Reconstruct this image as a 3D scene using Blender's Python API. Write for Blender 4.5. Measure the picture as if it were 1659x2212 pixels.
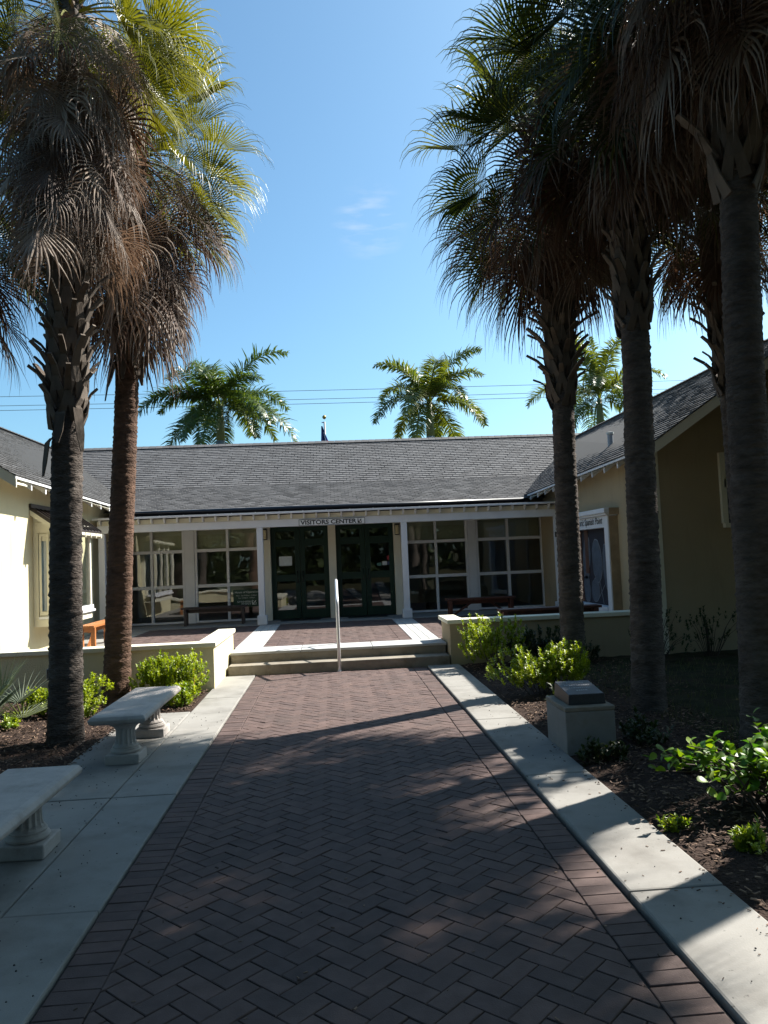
import bpy, math, random
import numpy as np
from mathutils import Vector, Matrix

random.seed(7)
NR = np.random.RandomState(11)
for o in list(bpy.data.objects):
    bpy.data.objects.remove(o)
SC = bpy.context.scene
COL = bpy.context.collection

# ------------------------------------------------------------------ camera
cam_d = bpy.data.cameras.new('camera')
cam = bpy.data.objects.new('camera', cam_d)
COL.objects.link(cam)
cam_d.sensor_fit = 'VERTICAL'
cam_d.sensor_height = 36.0
cam_d.lens = 36.0 * 1660.0 / 2212.0
cam_d.clip_start = 0.05
cam_d.clip_end = 3000
R = ((0.9968838588379908, 0.03776295631683934, -0.06925699328219082),
     (-0.06689451587791442, -0.06059503231990454, -0.9959183529806092),
     (-0.041805451005059086, 0.9974478438436579, -0.057880074964545405))
m = Matrix(R).to_4x4()
m.translation = (0, 0, 1.7)
cam.matrix_world = m
SC.camera = cam

# ------------------------------------------------------------------ sky, sun, exposure
EL, AZ = math.radians(42.5), math.radians(59.7)
world = bpy.data.worlds.new('World')
SC.world = world
world.use_nodes = True
nt = world.node_tree
bg = nt.nodes['Background']
sky = nt.nodes.new('ShaderNodeTexSky')
sky.sky_type = 'NISHITA'
sky.sun_disc = False
sky.sun_elevation = EL
sky.sun_rotation = AZ
sky.air_density = 1.0
sky.dust_density = 1.6
sky.ozone_density = 4.0
tintn = nt.nodes.new('ShaderNodeVectorMath')
tintn.operation = 'MULTIPLY'
tintn.inputs[1].default_value = (0.91, 1.20, 1.18)
nt.links.new(sky.outputs[0], tintn.inputs[0])
# one faint wisp of cirrus right of the middle of the sky
tcw = nt.nodes.new('ShaderNodeTexCoord')
dotn = nt.nodes.new('ShaderNodeVectorMath')
dotn.operation = 'DOT_PRODUCT'
dotn.inputs[1].default_value = (0.061560, 0.911034, 0.407710)
nt.links.new(tcw.outputs['Generated'], dotn.inputs[0])
mask = nt.nodes.new('ShaderNodeMapRange')
mask.interpolation_type = 'SMOOTHSTEP'
mask.inputs[1].default_value = math.cos(math.radians(3.0))
mask.inputs[2].default_value = math.cos(math.radians(0.4))
nt.links.new(dotn.outputs['Value'], mask.inputs[0])
mapw = nt.nodes.new('ShaderNodeMapping')
mapw.inputs['Rotation'].default_value = (0, math.radians(20), 0)
mapw.inputs['Scale'].default_value = (22, 20, 95)
nt.links.new(tcw.outputs['Generated'], mapw.inputs[0])
nzw = nt.nodes.new('ShaderNodeTexNoise')
nzw.inputs['Scale'].default_value = 1.0
nzw.inputs['Detail'].default_value = 6
nt.links.new(mapw.outputs[0], nzw.inputs['Vector'])
mrw = nt.nodes.new('ShaderNodeMapRange')
mrw.inputs[1].default_value, mrw.inputs[2].default_value, mrw.inputs[4].default_value = 0.45, 0.8, 0.30
nt.links.new(nzw.outputs[0], mrw.inputs[0])
mulw = nt.nodes.new('ShaderNodeMath')
mulw.operation = 'MULTIPLY'
nt.links.new(mask.outputs[0], mulw.inputs[0])
nt.links.new(mrw.outputs[0], mulw.inputs[1])
mixw = nt.nodes.new('ShaderNodeMix')
mixw.data_type = 'RGBA'
nt.links.new(mulw.outputs[0], mixw.inputs[0])
nt.links.new(tintn.outputs[0], mixw.inputs[6])
mixw.inputs[7].default_value = (6.2, 6.4, 6.6, 1)
nt.links.new(mixw.outputs[2], bg.inputs[0])
bg.inputs[1].default_value = 0.068
sun_d = bpy.data.lights.new('sun', 'SUN')
sun_d.energy = 5.0
sun_d.angle = math.radians(0.53)
sun_d.color = (1.0, 0.95, 0.87)
sun = bpy.data.objects.new('sun', sun_d)
COL.objects.link(sun)
SUN = Vector((math.sin(AZ) * math.cos(EL), math.cos(AZ) * math.cos(EL), math.sin(EL)))
sun.rotation_euler = (-SUN).to_track_quat('-Z', 'Y').to_euler()
sun.location = SUN * 40
SC.view_settings.view_transform = 'Standard'
SC.view_settings.look = 'None'
SC.view_settings.gamma = 1.0
SC.view_settings.exposure = 1.3
SC.render.engine = 'CYCLES'
SC.cycles.use_denoising = True
SC.cycles.max_bounces = 8
SC.cycles.transparent_max_bounces = 12
SC.cycles.sample_clamp_indirect = 4.0


# ------------------------------------------------------------------ materials
def mat(name, col, rough=0.7, vary=0.0, scale=4.0, bump=0.0, bscale=40.0, spec=0.5, metal=0.0,
        tint=None, stain=None, trans=0.0, tcol=None, coord='Object', detail=6.0, stretch=None, bdist=0.01, streak=None, speck=None):
    """procedural material: base colour, optional noise variation, per-face tint (to second colour), bump"""
    M = bpy.data.materials.new(name)
    M.use_nodes = True
    n, l = M.node_tree.nodes, M.node_tree.links
    b = n['Principled BSDF']
    b.inputs['Roughness'].default_value = rough
    b.inputs['Specular IOR Level'].default_value = spec
    b.inputs['Metallic'].default_value = metal
    c4 = (*col, 1)
    tc = n.new('ShaderNodeTexCoord')
    src = tc.outputs[coord]
    if stretch:
        mp = n.new('ShaderNodeMapping')
        mp.inputs['Scale'].default_value = stretch
        l.new(src, mp.inputs['Vector'])
        src = mp.outputs[0]
    rgb = n.new('ShaderNodeRGB')
    rgb.outputs[0].default_value = c4
    cur = rgb.outputs[0]
    if tint:
        at = n.new('ShaderNodeAttribute')
        at.attribute_name = 'tint'
        mx = n.new('ShaderNodeMix')
        mx.data_type = 'RGBA'
        l.new(at.outputs['Fac'], mx.inputs[0])
        l.new(cur, mx.inputs[6])
        mx.inputs[7].default_value = (*tint, 1)
        cur = mx.outputs[2]
    if stain:
        sc_, scol, lo, hi = stain
        nz = n.new('ShaderNodeTexNoise')
        nz.inputs['Scale'].default_value = sc_
        nz.inputs['Detail'].default_value = 8
        nz.inputs['Roughness'].default_value = 0.65
        l.new(src, nz.inputs['Vector'])
        mr = n.new('ShaderNodeMapRange')
        mr.inputs[1].default_value, mr.inputs[2].default_value = lo, hi
        l.new(nz.outputs[0], mr.inputs[0])
        mx = n.new('ShaderNodeMix')
        mx.data_type = 'RGBA'
        l.new(mr.outputs[0], mx.inputs[0])
        l.new(cur, mx.inputs[6])
        mx.inputs[7].default_value = (*scol, 1)
        cur = mx.outputs[2]
    if vary:
        nz = n.new('ShaderNodeTexNoise')
        nz.inputs['Scale'].default_value = scale
        nz.inputs['Detail'].default_value = detail
        nz.inputs['Roughness'].default_value = 0.62
        l.new(src, nz.inputs['Vector'])
        mr = n.new('ShaderNodeMapRange')
        mr.inputs[1].default_value, mr.inputs[2].default_value = 0.25, 0.75
        mr.inputs[3].default_value, mr.inputs[4].default_value = 1 - vary, 1 + vary
        l.new(nz.outputs[0], mr.inputs[0])
        mu = n.new('ShaderNodeVectorMath')
        mu.operation = 'SCALE'
        l.new(cur, mu.inputs[0])
        l.new(mr.outputs[0], mu.inputs[3])
        cur = mu.outputs[0]
    if streak:
        mp2 = n.new('ShaderNodeMapping')
        mp2.inputs['Scale'].default_value = (4.5, 4.5, 0.55)
        l.new(tc.outputs[coord], mp2.inputs['Vector'])
        nz = n.new('ShaderNodeTexNoise')
        nz.inputs['Scale'].default_value = 1.0
        nz.inputs['Detail'].default_value = 9
        nz.inputs['Roughness'].default_value = 0.7
        l.new(mp2.outputs[0], nz.inputs['Vector'])
        mr = n.new('ShaderNodeMapRange')
        mr.inputs[1].default_value, mr.inputs[2].default_value, mr.inputs[4].default_value = 0.52, 0.78, streak[1]
        l.new(nz.outputs[0], mr.inputs[0])
        mx = n.new('ShaderNodeMix')
        mx.data_type = 'RGBA'
        l.new(mr.outputs[0], mx.inputs[0])
        l.new(cur, mx.inputs[6])
        mx.inputs[7].default_value = (*streak[0], 1)
        cur = mx.outputs[2]
    if speck:
        nz = n.new('ShaderNodeTexNoise')
        nz.inputs['Scale'].default_value = speck[0]
        nz.inputs['Detail'].default_value = 3
        l.new(tc.outputs[coord], nz.inputs['Vector'])
        mr = n.new('ShaderNodeMapRange')
        mr.inputs[1].default_value, mr.inputs[2].default_value, mr.inputs[4].default_value = speck[2], speck[2] + 0.06, 0.8
        l.new(nz.outputs[0], mr.inputs[0])
        mx = n.new('ShaderNodeMix')
        mx.data_type = 'RGBA'
        l.new(mr.outputs[0], mx.inputs[0])
        l.new(cur, mx.inputs[6])
        mx.inputs[7].default_value = (*speck[1], 1)
        cur = mx.outputs[2]
    l.new(cur, b.inputs['Base Color'])
    nrm = None
    if bump:
        nz = n.new('ShaderNodeTexNoise')
        nz.inputs['Scale'].default_value = bscale
        nz.inputs['Detail'].default_value = 6
        l.new(src, nz.inputs['Vector'])
        bp = n.new('ShaderNodeBump')
        bp.inputs['Strength'].default_value = bump
        bp.inputs['Distance'].default_value = bdist
        l.new(nz.outputs[0], bp.inputs['Height'])
        l.new(bp.outputs[0], b.inputs['Normal'])
    if trans:
        tr = n.new('ShaderNodeBsdfTranslucent')
        mu = n.new('ShaderNodeMix')
        mu.data_type = 'RGBA'
        mu.blend_type = 'MULTIPLY'
        mu.inputs[0].default_value = 1
        l.new(cur, mu.inputs[6])
        mu.inputs[7].default_value = (*(tcol or (1.5, 1.5, 0.6)), 1)
        l.new(mu.outputs[2], tr.inputs[0])
        ms = n.new('ShaderNodeMixShader')
        ms.inputs[0].default_value = trans
        l.new(b.outputs[0], ms.inputs[1])
        l.new(tr.outputs[0], ms.inputs[2])
        l.new(ms.outputs[0], n['Material Output'].inputs[0])
    return M


def glass_mat(name, tint=(0.75, 0.8, 0.78), ior=1.55, wave=0.0, boost=0.0):
    M = bpy.data.materials.new(name)
    M.use_nodes = True
    n, l = M.node_tree.nodes, M.node_tree.links
    n.remove(n['Principled BSDF'])
    t = n.new('ShaderNodeBsdfTransparent')
    t.inputs[0].default_value = (*tint, 1)
    g = n.new('ShaderNodeBsdfGlossy')
    g.inputs['Roughness'].default_value = 0.0
    g.inputs[0].default_value = (0.95, 0.97, 1, 1)
    f = n.new('ShaderNodeFresnel')
    f.inputs[0].default_value = ior
    ad = n.new('ShaderNodeMath')
    ad.operation = 'ADD'
    ad.use_clamp = True
    ad.inputs[1].default_value = boost
    l.new(f.outputs[0], ad.inputs[0])
    if wave:
        tc = n.new('ShaderNodeTexCoord')
        nz = n.new('ShaderNodeTexNoise')
        nz.inputs['Scale'].default_value = 1.6
        nz.inputs['Detail'].default_value = 1
        l.new(tc.outputs['Object'], nz.inputs['Vector'])
        bp = n.new('ShaderNodeBump')
        bp.inputs['Strength'].default_value = wave
        bp.inputs['Distance'].default_value = 0.05
        l.new(nz.outputs[0], bp.inputs['Height'])
        l.new(bp.outputs[0], g.inputs['Normal'])
    ms = n.new('ShaderNodeMixShader')
    l.new(ad.outputs[0], ms.inputs[0])
    l.new(t.outputs[0], ms.inputs[1])
    l.new(g.outputs[0], ms.inputs[2])
    l.new(ms.outputs[0], n['Material Output'].inputs[0])
    return M


M = {}
M['brick'] = mat('paver_brick', (0.135, 0.094, 0.084), 0.72, vary=0.22, scale=9.0, tint=(0.10, 0.073, 0.068), bump=0.45, bscale=160, spec=0.14, bdist=0.004, stain=(1.1, (0.085, 0.066, 0.06), 0.5, 0.78), speck=(75, (0.26, 0.23, 0.2), 0.735))
M['mortar'] = mat('paver_sand', (0.035, 0.028, 0.025), 0.95, vary=0.3, scale=30)
M['concrete'] = mat('concrete', (0.285, 0.275, 0.255), 0.85, vary=0.13, scale=2.2, bump=0.25, bscale=120, spec=0.1,
                    stain=(1.7, (0.16, 0.15, 0.135), 0.48, 0.80), bdist=0.004, speck=(38, (0.08, 0.075, 0.07), 0.70))
M['stepconc'] = mat('stained_step_concrete', (0.26, 0.23, 0.185), 0.85, vary=0.25, scale=3.5, bump=0.25, bscale=90, spec=0.25,
                    stain=(3.0, (0.12, 0.085, 0.05), 0.5, 0.74), bdist=0.004)
M['paleconc'] = mat('pale_paver', (0.42, 0.42, 0.41), 0.85, vary=0.1, scale=3, bump=0.2, bscale=100, spec=0.25, bdist=0.004)
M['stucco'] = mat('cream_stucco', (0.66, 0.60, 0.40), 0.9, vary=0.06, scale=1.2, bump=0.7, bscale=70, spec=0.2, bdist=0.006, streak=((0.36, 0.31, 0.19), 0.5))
M['stucco_right'] = mat('shade_darkened_stucco', (0.38, 0.31, 0.20), 0.9, vary=0.06, scale=1.2, bump=0.7, bscale=70, spec=0.2, bdist=0.006, streak=((0.22, 0.17, 0.11), 0.5))  # tan stucco with the right side's shade darkened into its colour
M['capwall'] = mat('pale_cap_paint', (0.74, 0.71, 0.57), 0.85, vary=0.06, scale=2.0, bump=0.2, bscale=80, spec=0.2, bdist=0.004)
M['white'] = mat('white_trim_paint', (0.72, 0.73, 0.75), 0.55, vary=0.06, scale=3.0, bump=0.1, bscale=60, spec=0.3, bdist=0.003)
M['creamtrim'] = mat('cream_trim_paint', (0.70, 0.67, 0.54), 0.6, vary=0.05, scale=3.0, spec=0.3)
M['blackmetal'] = mat('black_metal', (0.012, 0.012, 0.014), 0.4, vary=0.2)
M['gutter'] = mat('dark_gutter', (0.014, 0.014, 0.018), 0.35, vary=0.2, scale=2)
M['green'] = mat('dark_green_paint', (0.006, 0.028, 0.018), 0.5, vary=0.15, scale=2.5, spec=0.3)
M['glass'] = glass_mat('window_glass', (0.82, 0.86, 0.82), 1.6, wave=0.06, boost=0.05)
M['doorglass'] = glass_mat('door_glass', (0.4, 0.43, 0.4), 1.55, wave=0.03, boost=0.03)
M['shingle'] = mat('roof_shingle', (0.128, 0.126, 0.127), 0.85, vary=0.14, scale=1.3, tint=(0.086, 0.084, 0.085), bump=0.5, bscale=220, spec=0.35, bdist=0.003)
M['underlay'] = mat('roof_underlay', (0.02, 0.02, 0.02), 0.95, vary=0.2)
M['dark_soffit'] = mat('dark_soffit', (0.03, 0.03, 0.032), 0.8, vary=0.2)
M['interior'] = mat('interior_wall', (0.33, 0.33, 0.27), 0.9, vary=0.06, scale=1)
M['intfloor'] = mat('interior_floor', (0.07, 0.06, 0.05), 0.4, vary=0.2, scale=3)
M['blind'] = mat('olive_blind', (0.50, 0.49, 0.36), 0.9, vary=0.05, scale=2)
M['stone'] = mat('cast_stone', (0.47, 0.43, 0.40), 0.85, vary=0.14, scale=5, bump=0.45, bscale=70, spec=0.25, streak=((0.24, 0.21, 0.18), 0.55),
                 stain=(7.0, (0.3, 0.265, 0.24), 0.55, 0.8), bdist=0.004)
M['pedestal'] = mat('pedestal_concrete', (0.27, 0.26, 0.245), 0.9, vary=0.13, scale=5, bump=0.4, bscale=110, spec=0.2,
                    stain=(3.5, (0.17, 0.13, 0.1), 0.52, 0.8), bdist=0.004)
M['granite'] = mat('dark_granite', (0.035, 0.035, 0.04), 0.5, vary=0.4, scale=60, spec=0.5)
M['engrave'] = mat('plaque_lettering', (0.3, 0.3, 0.31), 0.6, vary=0.1)
M['orangewood'] = mat('varnished_wood', (0.40, 0.15, 0.045), 0.45, vary=0.25, scale=6, stretch=(1, 1, 6))
M['redwood'] = mat('red_brown_wood', (0.085, 0.028, 0.017), 0.5, vary=0.25, scale=6, stretch=(1, 1, 6))
M['darkwood'] = mat('weathered_dark_wood', (0.045, 0.035, 0.035), 0.6, vary=0.3, scale=8)
M['mulch'] = mat('bark_mulch', (0.05, 0.033, 0.026), 0.95, vary=0.55, scale=16, bump=1.0, bscale=50, spec=0.15, bdist=0.03)
M['chip'] = mat('mulch_chip', (0.042, 0.027, 0.02), 0.85, tint=(0.30, 0.20, 0.14), spec=0.25, vary=0.3, scale=20)
M['lawn'] = mat('shaded_lawn', (0.035, 0.038, 0.017), 0.95, vary=0.5, scale=5, bump=1.0, bscale=70, spec=0.1,
                stain=(2.2, (0.06, 0.042, 0.028), 0.45, 0.65), bdist=0.03)
M['grassblade'] = mat('grass_blade', (0.06, 0.085, 0.02), 0.7, tint=(0.16, 0.15, 0.06), trans=0.25)
M['trunk'] = mat('palm_bark', (0.115, 0.097, 0.085), 0.95, vary=0.45, scale=9, bump=0.9, bscale=26, spec=0.15, stretch=(1, 1, 2.6), bdist=0.03,
                 stain=(3.0, (0.07, 0.055, 0.047), 0.45, 0.7))
M['trunk_red'] = mat('palm_bark_reddish', (0.135, 0.082, 0.058), 0.95, vary=0.45, scale=9, bump=0.9, bscale=26, spec=0.15, stretch=(1, 1, 2.6), bdist=0.03,
                     stain=(3.0, (0.08, 0.052, 0.04), 0.45, 0.7))
M['boot'] = mat('palm_leaf_base', (0.17, 0.14, 0.115), 0.9, vary=0.35, scale=8, tint=(0.09, 0.07, 0.055), bump=0.5, bscale=40, spec=0.2, stretch=(1, 1, 0.3))
M['frond'] = mat('palm_frond_green', (0.026, 0.042, 0.014), 0.42, tint=(0.19, 0.19, 0.03), trans=0.24, tcol=(2.0, 1.9, 0.5), spec=0.5, vary=0.2, scale=2)
M['frond_dead'] = mat('palm_frond_dead', (0.10, 0.056, 0.036), 0.65, tint=(0.38, 0.31, 0.25), trans=0.15, tcol=(1.3, 1.0, 0.8), spec=0.35, vary=0.25, scale=3)
M['royal'] = mat('royal_frond', (0.05, 0.09, 0.025), 0.38, tint=(0.13, 0.15, 0.03), trans=0.3, tcol=(1.9, 1.8, 0.5), spec=0.5)
M['royaltrunk'] = mat('royal_trunk', (0.17, 0.19, 0.08), 0.6, vary=0.2, scale=3)
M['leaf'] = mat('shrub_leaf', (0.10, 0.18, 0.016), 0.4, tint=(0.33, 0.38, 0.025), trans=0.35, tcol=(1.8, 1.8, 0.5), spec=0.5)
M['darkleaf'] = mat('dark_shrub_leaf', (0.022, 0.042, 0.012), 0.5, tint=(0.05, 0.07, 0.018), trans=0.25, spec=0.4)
M['roundleaf'] = mat('round_leaf', (0.05, 0.14, 0.018), 0.42, tint=(0.19, 0.27, 0.02), trans=0.3, tcol=(1.8, 1.8, 0.4), spec=0.35)
M['silver'] = mat('silver_palmetto_leaf', (0.13, 0.17, 0.12), 0.45, tint=(0.24, 0.27, 0.2), trans=0.2, spec=0.5)
M['twig'] = mat('twig', (0.06, 0.045, 0.035), 0.9, vary=0.3, scale=10)
M['steel'] = mat('galvanized_rail', (0.75, 0.75, 0.76), 0.3, vary=0.08, scale=20, metal=0.35)
M['signwhite'] = mat('sign_white', (0.82, 0.82, 0.81), 0.6, vary=0.06, scale=6)
M['signblack'] = mat('sign_black', (0.012, 0.012, 0.012), 0.5, vary=0.1)
M['signgreen'] = mat('sign_green', (0.012, 0.05, 0.028), 0.5, vary=0.1)
M['signpale'] = mat('sign_lettering_white', (0.55, 0.58, 0.55), 0.6, vary=0.05)
M['paper'] = mat('paper', (0.55, 0.6, 0.62), 0.7, vary=0.1, scale=20)
M['lampglass'] = mat('opal_lamp_glass', (0.62, 0.55, 0.34), 0.4, vary=0.05)
M['tanstone'] = mat('tan_niche_side', (0.36, 0.27, 0.17), 0.9, vary=0.25, scale=5, bump=0.3, bscale=60)
M['mural_dark'] = mat('mural_dark', (0.02, 0.02, 0.03), 0.6, vary=0.3)
M['mural_pad'] = mat('mural_blue_grey', (0.085, 0.105, 0.135), 0.6, vary=0.3, scale=9)
M['mural_line'] = mat('mural_line', (0.25, 0.27, 0.29), 0.6, vary=0.2)
M['mural_brown'] = mat('mural_brown', (0.11, 0.05, 0.03), 0.6, vary=0.3)
M['flagblue'] = mat('flag_blue', (0.02, 0.035, 0.14), 0.7, vary=0.15, trans=0.2, tcol=(1, 1, 1.5))
M['flagred'] = mat('flag_red', (0.45, 0.02, 0.03), 0.7, vary=0.15, trans=0.2, tcol=(1.5, 1, 1))
M['flagwhite'] = mat('flag_white', (0.75, 0.75, 0.78), 0.7, vary=0.05, trans=0.2, tcol=(1, 1, 1))
M['wire'] = mat('power_wire', (0.09, 0.13, 0.13), 0.6, vary=0.1)
M['gold'] = mat('gilded_ball', (0.35, 0.25, 0.07), 0.35, metal=0.7, vary=0.1)
M['ventmetal'] = mat('vent_pipe_grey', (0.3, 0.33, 0.36), 0.4, vary=0.1)
M['seed'] = mat('palm_seed', (0.012, 0.01, 0.012), 0.6, vary=0.2)
M['petal'] = mat('orange_petal', (0.75, 0.25, 0.01), 0.6, vary=0.1)
M['redsticker'] = mat('red_sticker', (0.35, 0.03, 0.04), 0.5, vary=0.1)
M['tealsticker'] = mat('teal_sticker', (0.08, 0.2, 0.17), 0.5, vary=0.1)
M['bluesticker'] = mat('blue_sticker', (0.06, 0.09, 0.2), 0.5, vary=0.1)
M['awning'] = mat('brown_standing_seam', (0.03, 0.022, 0.02), 0.4, vary=0.2, spec=0.6)


# ------------------------------------------------------------------ mesh building
class MB:
    def __init__(s):
        s.v, s.f, s.t = [], [], []

    def add(s, verts, faces, tint=0.0):
        o = len(s.v)
        s.v.extend([tuple(p) for p in verts])
        for f in faces:
            s.f.append(tuple(i + o for i in f))
            s.t.append(tint)
        return s

    def quad(s, a, b, c, d, tint=0.0):
        return s.add([a, b, c, d], [(0, 1, 2, 3)], tint)

    def box(s, x0, x1, y0, y1, z0, z1, tint=0.0):
        v = [(x0, y0, z0), (x1, y0, z0), (x1, y1, z0), (x0, y1, z0), (x0, y0, z1), (x1, y0, z1), (x1, y1, z1), (x0, y1, z1)]
        return s.add(v, BOXF, tint)

    def bar(s, a, b, w, h, up=(0, 0, 1), tint=0.0):
        a, b = Vector(a), Vector(b)
        d = (b - a).normalized()
        up = Vector(up)
        if abs(d.dot(up)) > 0.98:
            up = Vector((0, 1, 0))
        sd = d.cross(up).normalized() * w / 2
        u = sd.cross(d).normalized() * h / 2
        v = [a - sd - u, a + sd - u, b + sd - u, b - sd - u, a - sd + u, a + sd + u, b + sd + u, b - sd + u]
        return s.add(v, BOXF, tint)

    def tube(s, pts, rad, n=8, tint=0.0, cap=True):
        P = [Vector(p) for p in pts]
        if not hasattr(rad, '__len__'):
            rad = [rad] * len(P)
        o = len(s.v)
        ref = None
        for i, p in enumerate(P):
            d = (P[min(i + 1, len(P) - 1)] - P[max(i - 1, 0)]).normalized()
            if ref is None:
                ref = Vector((0, 0, 1)) if abs(d.z) < 0.9 else Vector((1, 0, 0))
            a = d.cross(ref).normalized()
            b = d.cross(a).normalized()
            ref = -b if False else ref
            for k in range(n):
                q = 2 * math.pi * k / n
                s.v.append(tuple(p + (a * math.cos(q) + b * math.sin(q)) * rad[i]))
        for i in range(len(P) - 1):
            for k in range(n):
                k2 = (k + 1) % n
                s.f.append((o + i * n + k, o + i * n + k2, o + (i + 1) * n + k2, o + (i + 1) * n + k))
                s.t.append(tint)
        if cap:
            s.f.append(tuple(o + k for k in range(n - 1, -1, -1)))
            s.f.append(tuple(o + (len(P) - 1) * n + k for k in range(n)))
            s.t += [tint, tint]
        return s

    def lathe(s, prof, cx, cy, n=24, flute=0, fdepth=0.0, frange=(0, 0)):
        o = len(s.v)
        for (r, z) in prof:
            for k in range(n):
                a = 2 * math.pi * k / n
                rr = r
                if flute and frange[0] <= z <= frange[1]:
                    rr = r - fdepth * (0.5 + 0.5 * math.cos(flute * a)) ** 0.7
                s.v.append((cx + rr * math.cos(a), cy + rr * math.sin(a), z))
        for i in range(len(prof) - 1):
            for k in range(n):
                k2 = (k + 1) % n
                s.f.append((o + i * n + k, o + i * n + k2, o + (i + 1) * n + k2, o + (i + 1) * n + k))
                s.t.append(0.0)
        s.f.append(tuple(o + k for k in range(n - 1, -1, -1)))
        s.f.append(tuple(o + (len(prof) - 1) * n + k for k in range(n)))
        s.t += [0.0, 0.0]
        return s

    def prism(s, pts, dvec, tint=0.0):
        """polygon pts extruded by dvec"""
        n = len(pts)
        d = Vector(dvec)
        v = [Vector(p) for p in pts] + [Vector(p) + d for p in pts]
        f = [tuple(range(n - 1, -1, -1)), tuple(range(n, 2 * n))]
        for i in range(n):
            j = (i + 1) % n
            f.append((i, j, n + j, n + i))
        return s.add(v, f, tint)

    def build(s, name, m, parent=None, smooth=False, bevel=0.0, recalc=False):
        me = bpy.data.meshes.new(name)
        me.from_pydata(s.v, [], s.f)
        me.materials.append(m)
        if any(s.t):
            a = me.attributes.new('tint', 'FLOAT', 'FACE')
            a.data.foreach_set('value', s.t)
        if smooth:
            me.polygons.foreach_set('use_smooth', [True] * len(me.polygons))
        me.update()
        o = bpy.data.objects.new(name, me)
        COL.objects.link(o)
        if bevel:
            b = o.modifiers.new('bevel', 'BEVEL')
            b.width = bevel
            b.segments = 2
            b.limit_method = 'ANGLE'
        if parent:
            adopt(o, parent)
        return o


BOXF = [(0, 3, 2, 1), (4, 5, 6, 7), (0, 1, 5, 4), (1, 2, 6, 5), (2, 3, 7, 6), (3, 0, 4, 7)]


def adopt(o, parent):
    o.parent = parent
    p = Matrix.Identity(4)
    q = parent
    while q:
        p = Matrix.Translation(q.location) @ p
        q = q.parent
        break
    # every thing is an unrotated Empty; parts of parts sit at the origin of their own mesh
    off = Vector((0, 0, 0))
    q = parent
    while q:
        off += q.location
        q = q.parent
        break
    if parent.type == 'EMPTY':
        o.matrix_parent_inverse = Matrix.Translation(-parent.location)
    else:
        o.matrix_parent_inverse = Matrix.Identity(4)


def tag(o, label, cat, group=None):
    o['label'] = label
    o['category'] = cat
    if group:
        o['group'] = group
    return o


def thing(name, label, cat, loc, group=None):
    o = bpy.data.objects.new(name, None)
    o.empty_display_size = 0.2
    o.location = loc
    COL.objects.link(o)
    return tag(o, label, cat, group)


def struct(o, kind='structure'):
    o['kind'] = kind
    return o


def text_mb(txt, width, height, org, xdir, ydir, depth=0.004, shear=0.0, bold=0.0):
    """text as mesh, scaled into width x height with its lower left corner at org"""
    cu = bpy.data.curves.new('t', 'FONT')
    cu.body = txt
    cu.shear = shear
    cu.offset = bold
    cu.extrude = 0.0
    cu.resolution_u = 3
    ob = bpy.data.objects.new('t', cu)
    COL.objects.link(ob)
    dg = bpy.context.evaluated_depsgraph_get()
    me = bpy.data.meshes.new_from_object(ob.evaluated_get(dg))
    bpy.data.objects.remove(ob)
    P = np.array([v.co for v in me.vertices])
    lo, hi = P.min(0), P.max(0)
    X, Y = Vector(xdir), Vector(ydir)
    N = X.cross(Y)
    out = MB()
    vs = []
    for p in P:
        u = (p[0] - lo[0]) / (hi[0] - lo[0]) * width
        w = (p[1] - lo[1]) / (hi[1] - lo[1]) * height
        vs.append(Vector(org) + X * u + Y * w + N * depth)
    out.add(vs, [tuple(p.vertices) for p in me.polygons])
    bpy.data.meshes.remove(me)
    return out


# ------------------------------------------------------------------ ground, paving
g = MB()
g.quad((-900, -900, -0.03), (900, -900, -0.03), (900, 900, -0.03), (-900, 900, -0.03))
struct(g.build('ground', M['lawn']))


def clip_poly(poly, x0, x1, y0, y1):
    def cl(p, ax, lim, keep_gt):
        out = []
        for i in range(len(p)):
            a, b = p[i], p[(i + 1) % len(p)]
            ia = a[ax] >= lim if keep_gt else a[ax] <= lim
            ib = b[ax] >= lim if keep_gt else b[ax] <= lim
            if ia:
                out.append(a)
            if ia != ib:
                t = (lim - a[ax]) / (b[ax] - a[ax])
                out.append((a[0] + (b[0] - a[0]) * t, a[1] + (b[1] - a[1]) * t))
        return out
    for ax, lim, k in ((0, x0, True), (0, x1, False), (1, y0, True), (1, y1, False)):
        if len(poly) < 3:
            return []
        poly = cl(poly, ax, lim, k)
    return poly


def area(p):
    return 0.5 * abs(sum(p[i][0] * p[(i + 1) % len(p)][1] - p[(i + 1) % len(p)][0] * p[i][1] for i in range(len(p))))


def brick_top(mb, poly, z, dep=0.012, ch=0.003, tint=0.0):
    """one paver: chamfered top and short sides"""
    n = len(poly)
    cx = sum(p[0] for p in poly) / n
    cy = sum(p[1] for p in poly) / n
    dz = random.gauss(0, 0.0011)
    tx, ty = random.gauss(0, 0.008), random.gauss(0, 0.008)
    v = []
    for (x, y) in poly:
        v.append((x, y, z - dep))
    for (x, y) in poly:
        v.append((x, y, z - ch + dz + (x - cx) * tx + (y - cy) * ty))
    for (x, y) in poly:
        d = math.hypot(x - cx, y - cy) or 1
        k = max(0.3, 1 - ch * 1.4 / d)
        v.append((cx + (x - cx) * k, cy + (y - cy) * k, z + dz + (x - cx) * tx + (y - cy) * ty))
    f = [tuple(range(2 * n, 3 * n))]
    for i in range(n):
        j = (i + 1) % n
        f.append((i, j, n + j, n + i))
        f.append((n + i, n + j, 2 * n + j, 2 * n + i))
    mb.add(v, f, tint)


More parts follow.
